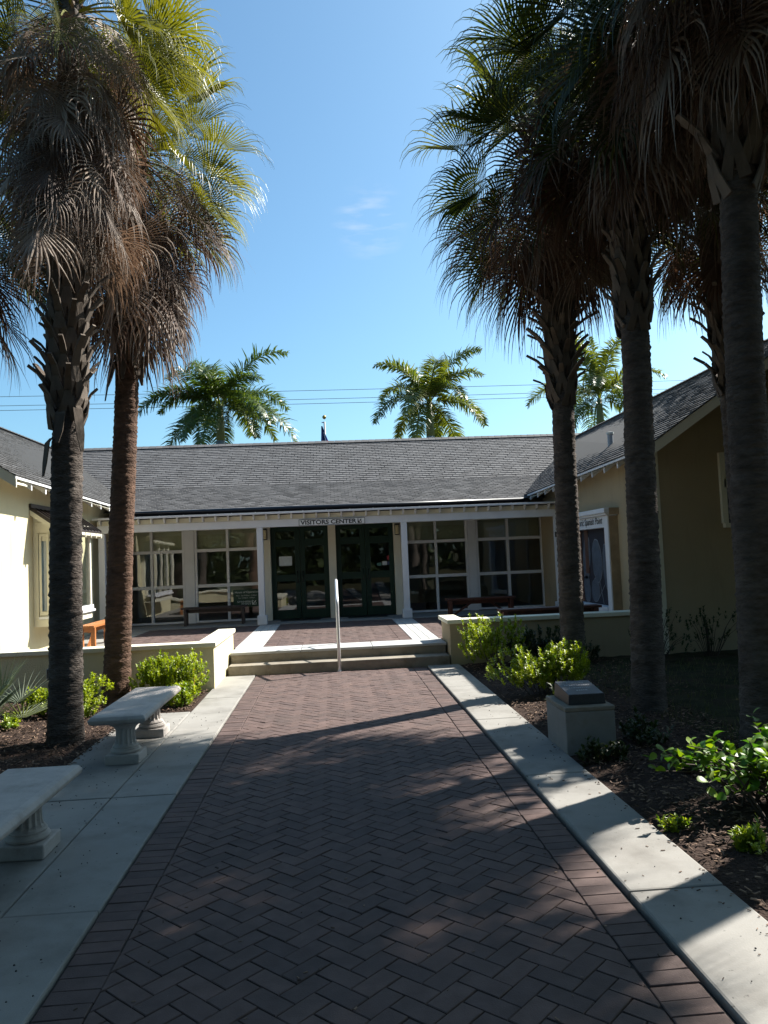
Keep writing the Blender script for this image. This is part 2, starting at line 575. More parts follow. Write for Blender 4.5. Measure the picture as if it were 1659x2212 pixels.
def herringbone(mb, x0, x1, y0, y1, z, L=0.2, W=0.1, gap=0.005, ang=45):
    ca, sa = math.cos(math.radians(ang)), math.sin(math.radians(ang))
    cx, cy = (x0 + x1) / 2, (y0 + y1) / 2
    rad = math.hypot(x1 - x0, y1 - y0) / 2 + 0.4
    n = int(rad / W) + 3
    for i in range(-n, n):
        for j in range(-n, n):
            k = (i - j) % 4
            if k == 0:
                r = (i * W, j * W, L, W)
            elif k == 3:
                r = (i * W, j * W, W, L)
            else:
                continue
            q = gap / 2
            c = [(r[0] + q, r[1] + q), (r[0] + r[2] - q, r[1] + q), (r[0] + r[2] - q, r[1] + r[3] - q), (r[0] + q, r[1] + r[3] - q)]
            p = [(cx + x * ca - y * sa, cy + x * sa + y * ca) for x, y in c]
            p = clip_poly(p, x0, x1, y0, y1)
            if len(p) > 2 and area(p) > 0.0006:
                brick_top(mb, p, z, tint=random.random() ** 1.3)


def soldier(mb, x0, x1, y0, y1, z, w=0.1, gap=0.005):
    y = y0
    while y < y1 - 0.03:
        e = min(y + w, y1)
        jx = random.gauss(0, 0.002)
        brick_top(mb, [(x0 + gap / 2 + jx, y + gap / 2), (x1 - gap / 2 + jx, y + gap / 2), (x1 - gap / 2 + jx, e - gap / 2), (x0 + gap / 2 + jx, e - gap / 2)], z, tint=random.random())
        y += w


BL, BR = -1.207, 1.36
b = MB()
herringbone(b, BL + 0.21, BR - 0.21, 0.6, 11.775, 0.0)
soldier(b, BL, BL + 0.205, 0.6, 11.775, 0.0)
soldier(b, BR - 0.205, BR, 0.6, 11.775, 0.0)
path = struct(b.build('path', M['brick']))
g = MB()
g.quad((BL - 0.004, -12, -0.009), (BR + 0.004, -12, -0.009), (BR + 0.004, 11.78, -0.009), (BL - 0.004, 11.78, -0.009))
struct(g.build('path_bed', M['mortar']))
g = MB()
g.box(BL, BR, -12, 0.59, -0.03, 0.0)
struct(g.build('path_behind', M['brick']))


def slabs(name, x0, x1, cuts, top=0.012, m='concrete', bev=0.008):
    mb = MB()
    for a, c in zip(cuts[:-1], cuts[1:]):
        mb.box(x0, x1, a + 0.004, c - 0.004, -0.08, top + random.gauss(0, 0.0015))
    return struct(mb.build(name, M[m], bevel=bev))


slabs('sidewalk', -1.688, -1.218, [-12, 0.1, 2.0, 4.0, 5.9, 7.9, 9.92, 11.775])
slabs('sidewalk', -2.36, -1.698, [-12, 0.1, 2.0, 4.0, 5.9, 7.9, 9.12])
slabs('kerb', 1.386, 1.87, [-12, -0.3, 1.75, 3.78, 5.8, 7.8, 9.8, 11.775], top=0.018, bev=0.012)
g = MB()
g.quad((-1.9, -12, -0.025), (2, -12, -0.025), (2, 11.78, -0.025), (-1.9, 11.78, -0.025))
struct(g.build('joint_bed', M['mortar']))


def heightfield(name, x0, x1, y0, y1, nx, ny, z, amp, m):
    xs = np.linspace(x0, x1, nx)
    ys = np.linspace(y0, y1, ny)
    X, Y = np.meshgrid(xs, ys)
    Z = z + amp * (np.sin(X * 5.1 + Y * 2.3) * np.sin(Y * 4.3 - X * 1.7) * 0.5 + NR.normal(0, 0.35, X.shape))
    edge = np.minimum(np.minimum(X - x0, x1 - X), 0.25) / 0.25
    Z = Z - (1 - edge) * 0.02
    mb = MB()
    V = np.stack([X, Y, Z], -1).reshape(-1, 3)
    F = []
    for j in range(ny - 1):
        for i in range(nx - 1):
            a = j * nx + i
            F.append((a, a + 1, a + nx + 1, a + nx))
    mb.add(V.tolist(), F)
    return struct(mb.build(name, m, smooth=True))


heightfield('mulch_bed', -9, -2.36, 1.0, 10.6, 90, 120, 0.005, 0.018, M['mulch'])
heightfield('mulch_bed', -2.36, -1.70, 9.12, 10.62, 14, 24, 0.0, 0.012, M['mulch'])
heightfield('mulch_bed', 1.87, 3.3, -1, 11.75, 30, 150, 0.015, 0.02, M['mulch'])
heightfield('lawn', 3.3, 14, -1, 11.73, 120, 120, 0.012, 0.02, M['lawn'])


def chips(n, regions):
    mb = MB()
    for x0, x1, y0, y1, share in regions:
        for _ in range(int(n * share)):
            x, y = random.uniform(x0, x1), random.uniform(y0, y1)
            L, W, H = random.uniform(0.015, 0.05), random.uniform(0.005, 0.014), random.uniform(0.002, 0.006)
            a = random.uniform(0, math.pi)
            e = random.gauss(0, 0.3)
            z = 0.018 + random.uniform(0, 0.018)
            d = Vector((math.cos(a) * math.cos(e), math.sin(a) * math.cos(e), math.sin(e)))
            c = Vector((x, y, z))
            t = random.random()
            mb.bar(c - d * L / 2, c + d * L / 2, W, H, tint=t ** 2.2)
    return mb


struct(chips(7000, [(-4.4, -2.37, 6.2, 10.5, 0.62), (-2.38, -2.3, 6.2, 9.0, 0.02), (-2.36, -1.72, 9.15, 10.55, 0.16), (-7, -4.4, 6, 10.5, 0.2)]).build('mulch_chips', M['chip']), 'stuff')
struct(chips(6500, [(1.9, 3.6, 2.5, 8.5, 0.75), (1.9, 4.2, 8.5, 11.6, 0.25)]).build('mulch_chips', M['chip']), 'stuff')
mb = MB()
for _ in range(380):
    x = random.choice([random.uniform(-2.3, -1.25), random.uniform(-2.3, -1.5), random.uniform(1.4, 1.85)])
    y = random.uniform(2.6, 9.4)
    r = random.uniform(0.0022, 0.0055)
    if x > 0 and random.random() < 0.6:
        continue
    if x < -1.7 and y > 9.1:
        continue
    z = 0.013 if x < 0 else 0.019
    mb.lathe([(r * 0.6, z), (r, z + r * 0.6), (r * 0.5, z + r * 1.3)], x, y, 6)
struct(mb.build('fallen_seeds', M['seed']), 'stuff')
mb = MB()
for _ in range(330):
    x, y = random.uniform(-1.2, 1.86), random.uniform(2.5, 11.6)
    a = random.uniform(0, 6.28)
    L = random.uniform(0.006, 0.022)
    z = 0.004 if x < 1.37 else 0.021
    d = Vector((math.cos(a), math.sin(a), random.uniform(-0.1, 0.25)))
    mb.bar(Vector((x, y, z)), Vector((x, y, z)) + d * L, L * random.uniform(0.2, 0.5), 0.002, tint=random.random())
for _ in range(130):
    sgn = random.random() < 0.5
    x = (1.87 - abs(random.gauss(0, 0.05))) if sgn else (-2.35 + abs(random.gauss(0, 0.07)))
    y = random.uniform(2.5, 9.0)
    a = random.uniform(0, 6.28)
    L = random.uniform(0.008, 0.026)
    z = 0.021 if sgn else 0.016
    mb.bar(Vector((x, y, z)), Vector((x + math.cos(a) * L, y + math.sin(a) * L, z)), 0.005, 0.003, tint=random.random() ** 2)
struct(mb.build('leaf_litter', M['chip']), 'stuff')
mb = MB()
for _ in range(5200):
    x, y = random.uniform(2.1, 5.5), random.uniform(2.6, 11.0)
    if random.random() < 0.3:
        x, y = random.gauss(2.55, 0.22), random.gauss(3.35, 0.25)
    if x < 3.1 and not (y < 4.0) or x < 1.95:
        continue
    h = random.uniform(0.03, 0.09)
    a = random.uniform(0, 6.28)
    dx, dy = math.cos(a), math.sin(a)
    w = 0.003
    z = 0.005
    mb.add([(x - dy * w, y + dx * w, z), (x + dy * w, y - dx * w, z), (x + dx * h * 0.5 + dy * w * .3, y + dy * h * 0.5, z + h), (x + dx * h * .5 - dy * w * .3, y + dy * h * 0.5, z + h)],
           [(0, 1, 2, 3)], random.random())
struct(mb.build('grass', M['grassblade']), 'stuff')

# steps and terrace
DZ = 0.31
mb = MB()
mb.box(-1.62, 1.735, 11.78, 12.2, -0.05, 0.122)
mb.box(-1.62, 1.735, 12.14, 12.79, -0.05, 0.272)
steps = MB()
steps.box(-1.62, 1.735, 11.78, 12.2, -0.05, 0.15)
steps.box(-1.62, 1.735, 12.135, 12.79, -0.05, 0.27)
struct(steps.build('steps', M['stepconc'], bevel=0.012))
cap = MB()
for a, c in ((-1.63, -0.548), (-0.542, 0.572), (0.578, 1.745)):
    cap.box(a, c, 12.118, 12.785, 0.2702, DZ)
struct(cap.build('step_landing', M['paleconc'], bevel=0.008))

t = MB()
t.box(-5.2, 5.1, 12.786, 18.3, -0.05, DZ - 0.012)
t.box(-5.2, -1.9, 10.84, 12.786, -0.05, DZ - 0.0125)
t.box(1.95, 5.1, 12.05, 12.786, -0.05, DZ - 0.0125)
struct(t.build('terrace_bed', M['mortar']))
b = MB()
herringbone(b, -1.185 + 0.2, 1.265 - 0.2, 12.79, 17.09, DZ)
soldier(b, -1.185, -0.985, 12.79, 17.09, DZ)
soldier(b, 1.065, 1.265, 12.79, 17.09, DZ)
herringbone(b, -4.0, -1.645, 12.79, 17.09, DZ)
herringbone(b, -4.0, -1.9, 10.86, 12.785, DZ)
herringbone(b, 1.725, 5.1, 12.79, 17.09, DZ)
struct(b.build('terrace', M['brick']))
pv = MB()
for x0, xs in ((-1.64, (0, 0.15, 0.29, 0.45)), (1.27, (0, 0.15, 0.29, 0.45))):
    for i in range(3):
        y = 12.79
        while y < 17.05:
            e = min(y + (0.72 if i != 1 else 0.36), 17.09)
            pv.box(x0 + xs[i] + 0.004, x0 + xs[i + 1] - 0.004, y + 0.002, e - 0.002, DZ - 0.05, DZ + 0.002)
            y = e
struct(pv.build('terrace_band', M['paleconc'], bevel=0.004))
pv = MB()
for a, c in ((10.86, 12.5), (12.51, 14.2), (14.21, 15.9), (15.91, 17.09)):
    pv.box(-5.19, -4.01, a, c, DZ - 0.05, DZ + 0.001)
xs = [-5.19, -3.4, -1.62, 0.03, 1.7, 3.4, 5.09]
for a, c in zip(xs[:-1], xs[1:]):
    pv.box(a + 0.003, c - 0.003, 17.1, 18.42, DZ - 0.05, DZ + 0.012)
struct(pv.build('porch_floor', M['concrete'], bevel=0.006))


# planter walls
def cap_wall(label, runs, capz, m):
    """runs: list of (x0,x1,y0,y1) boxes butted end to end"""
    root = thing('planter_wall', label, 'garden wall', ((runs[0][0] + runs[0][1]) / 2, runs[0][2], 0))
    w = MB()
    for (x0, x1, y0, y1) in runs:
        w.box(x0, x1, y0, y1, -0.06, capz - 0.06)
    w.build('wall_body', M[m], root)
    return root


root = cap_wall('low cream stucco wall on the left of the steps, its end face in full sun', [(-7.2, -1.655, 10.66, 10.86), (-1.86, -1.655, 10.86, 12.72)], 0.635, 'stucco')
c = MB()
pts = [(-7.2, 10.625), (-1.62, 10.625), (-1.62, 12.75), (-1.895, 12.75), (-1.895, 10.9), (-7.2, 10.9)]
c.prism([(x, y, 0.575) for x, y in pts], (0, 0, 0.06))
c.build('wall_cap', M['capwall'], root, bevel=0.008)
root = cap_wall('low tan stucco wall, shade darkened into its colour, on the right of the steps, behind the shrubs', [(1.76, 5.1, 11.8, 12.0), (1.76, 1.94, 12.0, 12.72)], 0.69, 'stucco_right')
c = MB()
pts = [(1.715, 11.75), (5.1, 11.75), (5.1, 12.04), (1.98, 12.04), (1.98, 12.76), (1.715, 12.76)]
c.prism([(x, y, 0.625) for x, y in pts], (0, 0, 0.065))
c.build('wall_cap', M['capwall'], root, bevel=0.008)


# ------------------------------------------------------------------ roofs
def shingles(mb, p00, p10, p01, p11, tab=0.18, expo=0.125, thick=0.016, u_rng=(0, 1), v_rng=(0, 1)):
    """overlapping tabs on a bilinear patch, u along the eave and v up the slope"""
    p00, p10, p01, p11 = (np.array(p, float) for p in (p00, p10, p01, p11))
    ulen = np.linalg.norm(p10 - p00)
    vlen = np.linalg.norm((p01 + p11) / 2 - (p00 + p10) / 2)
    nrm = np.cross(p10 - p00, p01 - p00)
    nrm /= np.linalg.norm(nrm)
    if nrm[2] < 0:
        nrm = -nrm
    P = lambda u, v: (p00 * (1 - u) + p10 * u) * (1 - v) + (p01 * (1 - u) + p11 * u) * v
    nrow = int(vlen / expo)
    ncol = int(ulen / tab) + 1
    for i in range(nrow):
        v0 = i / nrow
        v1 = (i + 1) / nrow
        off = 0.5 if i % 2 else 0.0
        for j in range(-1, ncol):
            a = (j + off + random.uniform(-0.03, 0.03)) * tab / ulen
            c = a + tab * 0.94 / ulen
            a, c = max(a, 0), min(c, 1)
            if c - a < 0.2 * tab / ulen:
                continue
            th = thick * random.uniform(0.8, 1.2)
            lo0, lo1 = P(a, v0), P(c, v0)
            hi0, hi1 = P(a, v1), P(c, v1)
            top0, top1 = lo0 + nrm * th, lo1 + nrm * th
            h0, h1 = hi0 + nrm * 0.001, hi1 + nrm * 0.001
            t = min(1, max(0, random.gauss(0.4, 0.33)))
            mb.add([top0, top1, h1, h0, lo0, lo1, hi0, hi1], [(0, 1, 2, 3), (4, 5, 1, 0), (4, 0, 3, 6), (1, 5, 7, 2)], t)


def sheet(mb, p00, p10, p11, p01, off=0.0):
    mb.quad(p00, p10, p11, p01)


def ridge_cap(mb, a, c, w=0.16):
    a, c = Vector(a), Vector(c)
    n = int((c - a).length / 0.2)
    for i in range(n):
        p, q = a.lerp(c, i / n), a.lerp(c, (i + 0.97) / n)
        d = (q - p).normalized()
        sd = d.cross(Vector((0, 0, 1))).normalized() * w
        dn = Vector((0, 0, -0.075))
        up = Vector((0, 0, 0.018))
        mb.add([p + up, q + up * 0.7, q + sd + dn, p + sd + dn, q - sd + dn, p - sd + dn], [(0, 1, 2, 3), (0, 5, 4, 1)], random.random() * 0.7 + 0.3)


# ------------------------------------------------------------------ main building
HX = 7.9
MAIN = thing('visitors_center', 'long low visitors center with shingled roof, white posts and a green-doored glass front', 'building', (0, 18.5, 0))
# walls: sides of the porch, door returns, piers, header, back and flanks
for q in ((-1.60, -1.438, 18.15), (-0.085, 0.092, 18.15), (1.462, 1.64, 18.15), (-5.2, -4.93, 18.46), (5.13, 5.9, 18.3)):
    w = MB()
    w.box(q[0], q[1], q[2], 18.6, 0.28, 2.9)
    w.build('pilaster', M['creamtrim'], MAIN, bevel=0.006)
for q in ((-3.47, -3.245), (3.28, 3.475)):
    w = MB()
    w.box(q[0], q[1], 18.40, 18.6, 0.322, 2.9)
    w.build('window_pier', M['white'], MAIN, bevel=0.006)
w = MB()
w.box(-7.9, 7.9, 27.9, 28.1, 0, 3.0)
w.box(-7.9, 7.9, 22.4, 22.55, 0.3, 2.9)
w.box(-7.9, -5.21, 18.46, 18.6, 0.3, 2.9)
w.box(5.91, 7.9, 18.46, 18.6, 0.3, 2.9)
w.box(-7.9, -7.75, 18.6, 22.4, 0.3, 2.9)
w.box(7.75, 7.9, 18.6, 22.4, 0.3, 2.9)
w.build('inner_wall', M['interior'], MAIN)
w = MB()
w.box(-7.9, 7.9, 18.62, 22.4, 0.24, 0.318)
w.build('inner_floor', M['intfloor'], MAIN)
w = MB()
w.box(-7.9, 7.9, 18.45, 22.55, 2.62, 2.70)
w.build('ceiling', M['interior'], MAIN)
for x0, x1 in ((-4.9, -3.5), (-3.2, -1.65), (1.66, 3.25), (3.5, 5.1)):
    w = MB()
    w.box(x0, x1, 18.545, 18.60, 2.03, 2.6)
    w.build('window_header', M['blind'], MAIN)
# white beam with tails and metal edge
w = MB()
w.box(-5.1, 5.2, 17.14, 17.28, 2.455, 2.62)
w.build('porch_beam', M['white'], MAIN, bevel=0.006)
w = MB()
w.box(-5.1, 5.2, 17.155, 17.27, 2.621, 2.722)
w.build('porch_frieze', M['creamtrim'], MAIN)
tail = MB()
tail.prism([(-0.019, 0, 2.735), (-0.019, -0.11, 2.735), (-0.019, -0.11, 2.69), (-0.019, -0.075, 2.645), (-0.019, 0, 2.628)], (0.038, 0, 0))
tail0 = None
x = -5.02
while x < 5.2:
    if tail0 is None:
        tail0 = tail.build('rafter_tail', M['white'], MAIN, bevel=0.003)
        tail0.location = (x, 17.153, 0)
        adopt(tail0, MAIN)
    else:
        o = tail0.copy()
        COL.objects.link(o)
        o.location = (x, 17.153, 0)
        adopt(o, MAIN)
    x += 0.2765
w = MB()
w.box(-5.16, 5.26, 16.985, 17.03, 2.738, 2.782)
w.build('porch_drip_edge', M['white'], MAIN, bevel=0.004)
w = MB()
w.box(-5.12, 5.22, 17.031, 18.45, 2.742, 2.772)
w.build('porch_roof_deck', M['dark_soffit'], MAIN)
# posts with plinths
for i, x in enumerate((-5.01, -1.585, 1.625, 5.13)):
    p = MB()
    p.box(x - 0.068, x + 0.068, 17.143, 17.277, 0.323, 2.454)
    po = p.build('porch_post', M['white'], MAIN, bevel=0.008)
    q = MB()
    q.box(x - 0.105, x + 0.105, 17.1, 17.32, 0.318, 0.52)
    q.build('post_plinth', M['white'], po, bevel=0.012)


# windows
def window_unit(x0, x1, xm, parent):
    z = [0.345, 1.19, 2.05, 2.53]
    f = MB()
    y0, y1 = 18.42, 18.52
    t = 0.055
    f.box(x0, x0 + t, y0, y1, 0.33, 2.6)
    f.box(x1 - t, x1, y0, y1, 0.33, 2.6)
    f.box(x0 + t, x1 - t, y0, y1, 0.33, 0.375)
    f.box(x0 + t, x1 - t, y0, y1, 2.5, 2.6)
    f.box(xm - 0.03, xm + 0.03, y0 + 0.002, y1 - 0.002, 0.375, 2.5)
    for zz in (1.187, 2.02):
        f.box(x0 + t, xm - 0.03, y0 + 0.004, y1 - 0.004, zz - 0.036, zz + 0.036)
        f.box(xm + 0.03, x1 - t, y0 + 0.004, y1 - 0.004, zz - 0.036, zz + 0.036)
    fo = f.build('window', M['white'], parent, bevel=0.004)
    zz = [(0.376, 1.150), (1.224, 1.983), (2.057, 2.499)]
    for (a, c) in ((x0 + t, xm - 0.03), (xm + 0.03, x1 - t)):
        for (za, zb) in zz:
            gl = MB()
            yy = 18.475
            gl.quad((-(c - a) / 2, 0, za), ((c - a) / 2, 0, za), ((c - a) / 2, 0, zb), (-(c - a) / 2, 0, zb))
            o = gl.build('pane', M['glass'], fo)
            o.location = ((a + c) / 2, yy, 0)
            o.rotation_euler = (random.gauss(0, 0.006), 0, random.gauss(0, 0.010))


window_unit(-4.92, -3.475, -4.24, MAIN)
window_unit(-3.24, -1.62, -2.47, MAIN)
window_unit(1.66, 3.275, 2.50, MAIN)
window_unit(3.48, 5.125, 4.26, MAIN)


# doors
def door_leaf(x0, x1, handle_right, parent):
    d = MB()
    y0, y1 = 18.26, 18.31
    st = 0.115
    zs = [(0.335, 0.545), (1.21, 1.37), (2.03, 2.2), (2.385, 2.475)]
    d.box(x0, x0 + st, y0, y1, 0.335, 2.475)
    d.box(x1 - st, x1, y0, y1, 0.335, 2.475)
    for a, c in zs:
        d.box(x0 + st, x1 - st, y0 + 0.002, y1 - 0.002, a, c)
    do = d.build('door', M['green'], parent, bevel=0.004)
    for (za, zb) in ((0.545, 1.21), (1.37, 2.03), (2.2, 2.385)):
        gl = MB()
        hw = (x1 - x0) / 2 - st
        gl.quad((-hw, 0, za), (hw, 0, za), (hw, 0, zb), (-hw, 0, zb))
        o = gl.build('pane', M['doorglass'], do)
        o.location = ((x0 + x1) / 2, 18.285, 0)
        o.rotation_euler = (random.gauss(0, 0.003), 0, random.gauss(0, 0.012))
    hx = x1 - 0.06 if handle_right else x0 + 0.06
    h = MB()
    h.tube([(hx, 18.258, 1.18), (hx, 18.215, 1.2), (hx, 18.215, 1.42), (hx, 18.258, 1.44)], 0.011, 6)
    h.build('handle', M['blackmetal'], do, smooth=True)


door_leaf(-1.435, -0.765, True, MAIN)
door_leaf(-0.755, -0.09, False, MAIN)
door_leaf(0.097, 0.775, True, MAIN)
door_leaf(0.785, 1.458, False, MAIN)
w = MB()
w.box(-1.437, -0.086, 18.25, 18.35, 2.478, 2.75)
w.box(0.093, 1.461, 18.25, 18.35, 2.478, 2.75)
w.build('door_head', M['green'], MAIN)
w = MB()
w.box(-1.437, -0.086, 18.2, 18.4, 0.3, 0.332)
w.box(0.093, 1.461, 18.2, 18.4, 0.3, 0.332)
w.build('threshold', M['blackmetal'], MAIN)

# roof of the main building
rf = MB()
E0, BK, RG = (18.0, 2.955), (20.45, 3.72), (23.0, 5.2)
shingles(rf, (-HX, E0[0], E0[1]), (HX, E0[0], E0[1]), (-HX, BK[0], BK[1]), (HX, BK[0], BK[1]), thick=0.016)
shingles(rf, (-HX, BK[0], BK[1]), (HX, BK[0], BK[1]), (-HX, RG[0], RG[1]), (HX, RG[0], RG[1]))
ridge_cap(rf, (-HX, RG[0], RG[1] + 0.03), (HX, RG[0], RG[1] + 0.03))
ro = rf.build('roof', M['shingle'], MAIN)
us = MB()
us.quad((-HX, E0[0] + .01, E0[1] - 0.003), (HX, E0[0] + .01, E0[1] - 0.003), (HX, BK[0], BK[1] - 0.004), (-HX, BK[0], BK[1] - 0.004))
us.quad((-HX, BK[0], BK[1] - 0.004), (HX, BK[0], BK[1] - 0.004), (HX, RG[0], RG[1] - 0.004), (-HX, RG[0], RG[1] - 0.004))
us.quad((-HX, RG[0], RG[1] - 0.004), (HX, RG[0], RG[1] - 0.004), (HX, 28.4, 2.9), (-HX, 28.4, 2.9))
us.build('roof_deck', M['underlay'], ro)
w = MB()
w.box(-4.75, 4.7, 18.06, 18.12, 2.76, 2.93)
w.build('dark_fascia', M['dark_soffit'], MAIN)
w = MB()
w.tube([(-4.72, 17.985, 2.915), (4.62, 17.985, 2.915)], 0.05, 10)
w.build('gutter', M['gutter'], MAIN, smooth=True)
x = -4.5
while x < 4.6:
    w = MB()
    w.box(x - 0.012, x + 0.012, 18.0, 18.055, 2.80, 2.88)
    w.build('gutter_bracket', M['ventmetal'], MAIN)
    x += 0.55

# ------------------------------------------------------------------ side wings
def wing(sgn, label, eave_x, wall_x, ynear, wall_y, z_near, z_far, ridge_x, ridge_z, mwall, slope_out):
    W = thing('wing_building', label, 'building', (sgn * 7.7, 17, 0))
    yf = 24.0
    shn = MB()
    shingles(shn, (eave_x, ynear, z_near), (eave_x, yf, z_far), (ridge_x, ynear, ridge_z), (ridge_x, yf, ridge_z), thick=0.022)
    ridge_cap(shn, (ridge_x, ynear, ridge_z + 0.03), (ridge_x, yf, ridge_z + 0.03))
    ro = shn.build('roof', M['shingle'], W)
    far_x = 2 * ridge_x - eave_x
    us = MB()
    e = 0.005
    us.quad((eave_x + sgn * 0.01, ynear, z_near - e), (eave_x + sgn * 0.01, yf, z_far - e), (ridge_x, yf, ridge_z - e), (ridge_x, ynear, ridge_z - e))
    us.quad((far_x, ynear, z_near - e), (far_x, yf, z_far - e), (ridge_x, yf, ridge_z - e), (ridge_x, ynear, ridge_z - e))
    us.build('roof_deck', M['underlay'], ro)
    # soffit (white boards) below the deck
    so = MB()
    sl = (ridge_z - z_near) / abs(ridge_x - eave_x)
    ov = abs(wall_x - eave_x)
    so.quad((eave_x + sgn * 0.02, ynear + 0.03, z_near - 0.05), (wall_x + sgn * 0.05, ynear + 0.03, z_near - 0.05 + sl * (ov + .03)),
            (wall_x + sgn * 0.05, 18.1, z_far + 0.04 - 0.05 + sl * (ov + .03)), (eave_x + sgn * 0.02, 18.1, z_far + 0.04 - 0.05))
    so.build('soffit', M['creamtrim'], W)
    # walls: long wall and near gable
    wl = MB()
    wl.box(min(wall_x, wall_x + sgn * 0.2), max(wall_x, wall_x + sgn * 0.2), wall_y, 23.9, -0.06, z_near + 0.16)
    zc = z_near + sl * ov - 0.07
    fx = far_x - sgn * ov
    wl.prism([(wall_x + sgn * 0.002, wall_y - 0.002, -0.06), (fx, wall_y - 0.002, -0.06), (fx, wall_y - 0.002, zc), (ridge_x, wall_y - 0.002, ridge_z - 0.07), (wall_x + sgn * 0.002, wall_y - 0.002, zc)], (0, 0.2, 0))
    wl.box(min(fx, fx - sgn * .2), max(fx, fx - sgn * .2), wall_y + .2, 23.9, -0.06, z_near + 0.1)
    wl.build('wall', M[mwall], W)
    # rake boards on the near gable
    rk = MB()
    for ex in (eave_x, far_x):
        a = Vector((ex, ynear + 0.012, z_near - 0.012))
        bb = Vector((ridge_x, ynear + 0.012, ridge_z - 0.012))
        d = Vector((0, 0, -0.17))
        rk.prism([a, bb, bb + d, a + d], (0, 0.03, 0))
        a2, b2 = a + Vector((0, 0.03, -0.10)), bb + Vector((0, 0.03, -0.10))
        rk.prism([a2, b2, b2 + Vector((0, 0, -0.02)), a2 + Vector((0, 0, -0.02))], (0, wall_y - ynear - 0.05, 0))
    rk.build('rake_board', M['creamtrim'], W)
    # eave edge strip and rafter tails
    ed = MB()
    za, zb = z_near, z_near + (z_far - z_near) * (18.05 - ynear) / (yf - ynear)
    ed.bar((eave_x + sgn * 0.012, ynear, za - 0.028), (eave_x + sgn * 0.012, 18.05, zb - 0.028), 0.022, 0.036)
    ed.build('drip_edge', M['white'], W)
    y = ynear + 0.08
    first = None
    while y < 17.9:
        zz = z_near + (z_far - z_near) * (y - ynear) / (yf - ynear)
        if first is None:
            tl = MB()
            tl.prism([(0, -0.022, -0.05), (0, -0.022, -0.155), (sgn * ov, -0.022, -0.155 + sl * ov), (sgn * ov, -0.022, -0.05 + sl * ov)], (0, 0.044, 0))
            first = tl.build('rafter_tail', M['white'], W)
            o = first
        else:
            o = first.copy()
            COL.objects.link(o)
        o.location = (eave_x + sgn * 0.03, y, zz)
        adopt(o, W)
        y += 0.62
    return W


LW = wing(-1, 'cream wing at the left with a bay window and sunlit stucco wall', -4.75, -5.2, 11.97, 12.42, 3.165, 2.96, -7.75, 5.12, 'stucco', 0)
RW = wing(1, 'tan wing at the right, shade darkened into its walls, with a tall gable end toward the lawn', 4.7, 5.1, 10.97, 11.73, 3.165, 2.945, 7.7, 5.17, 'stucco_right', 0)
# white corner board on the right wing
c = MB()
c.box(5.085, 5.165, 11.715, 11.727, 0.0, 3.2)
c.build('corner_trim', M['creamtrim'], RW)
# gable window of the right wing
f = MB()
x0, x1 = 6.19, 8.2
y0, y1 = 11.66, 11.727
f.box(x0 - 0.05, x1, y0, y1, 3.02, 3.12)
f.box(x0, x1, y0, y1, 2.56, 2.7)
f.box(x0 - 0.03, x1, y0 - 0.03, y1, 1.93, 2.0)
f.box(x0 - 0.05, x0 + 0.04, y0, y1, 2.0, 3.02)
f.box(7.06, 7.16, y0, y1, 2.0, 3.02)
f.box(x1, x1 + 0.09, y0, y1, 1.93, 3.12)
fo = f.build('window', M['creamtrim'], RW, bevel=0.004)
gl = MB()
gl.quad((x0, y1 - 0.02, 2.0), (x1, y1 - 0.02, 2.0), (x1, y1 - 0.02, 3.02), (x0, y1 - 0.02, 3.02))
gl.build('pane', mat('dark_blind_glass', (0.015, 0.017, 0.02), 0.15, spec=0.5, vary=0.2), fo)
sl = MB()
z = 2.02
while z < 3.0:
    if not 2.54 < z < 2.71:
        sl.box(x0 + 0.05, x1, y1 - 0.03, y1 - 0.021, z, z + 0.022)
    z += 0.045
sl.build('louvre', mat('louvre', (0.03, 0.032, 0.035), 0.6, vary=0.2), fo)

# niche on the right wing wall
N = thing('display_niche', 'white framed niche with a dark plant mural on the shaded right wall', 'display', (4.95, 14.5, 0.4))
nb = MB()
XF = 4.92
nb.box(XF, 5.098, 13.40, 13.60, 0.33, 2.27)
nb.box(XF, 5.098, 15.5, 15.7, 0.33, 2.27)
nb.box(XF, 5.098, 13.60, 15.5, 2.06, 2.27)
nb.box(XF - 0.02, 5.098, 13.60, 15.5, 0.5, 0.62)
nb.build('niche_frame', M['white'], N, bevel=0.006)
nb = MB()
nb.box(XF - 0.05, 5.098, 13.35, 15.75, 2.272, 2.31)
nb.box(XF - 0.09, 5.098, 13.31, 15.79, 2.312, 2.40)
nb.build('niche_cornice', M['white'], N, bevel=0.012)
nb = MB()
nb.box(XF + 0.02, 5.099, 13.385, 13.398, 0.33, 2.25)
nb.box(XF - 0.0, 5.099, 13.30, 13.308, 2.28, 2.40)
nb.build('niche_side', M['tanstone'], N)
nb = MB()
nb.box(5.06, 5.098, 13.602, 15.498, 0.622, 2.058)
mu = nb.build('mural', M['mural_dark'], N)


def pad(cy, cz, ry, rz, rot, n=18):
    p = []
    for k in range(n):
        a = 2 * math.pi * k / n
        r = 1 + 0.12 * math.sin(2 * a + cy * 7) + random.gauss(0, 0.03)
        y, z = ry * r * math.cos(a), rz * r * math.sin(a)
        p.append((cy + y * math.cos(rot) - z * math.sin(rot), cz + y * math.sin(rot) + z * math.cos(rot)))
    return p


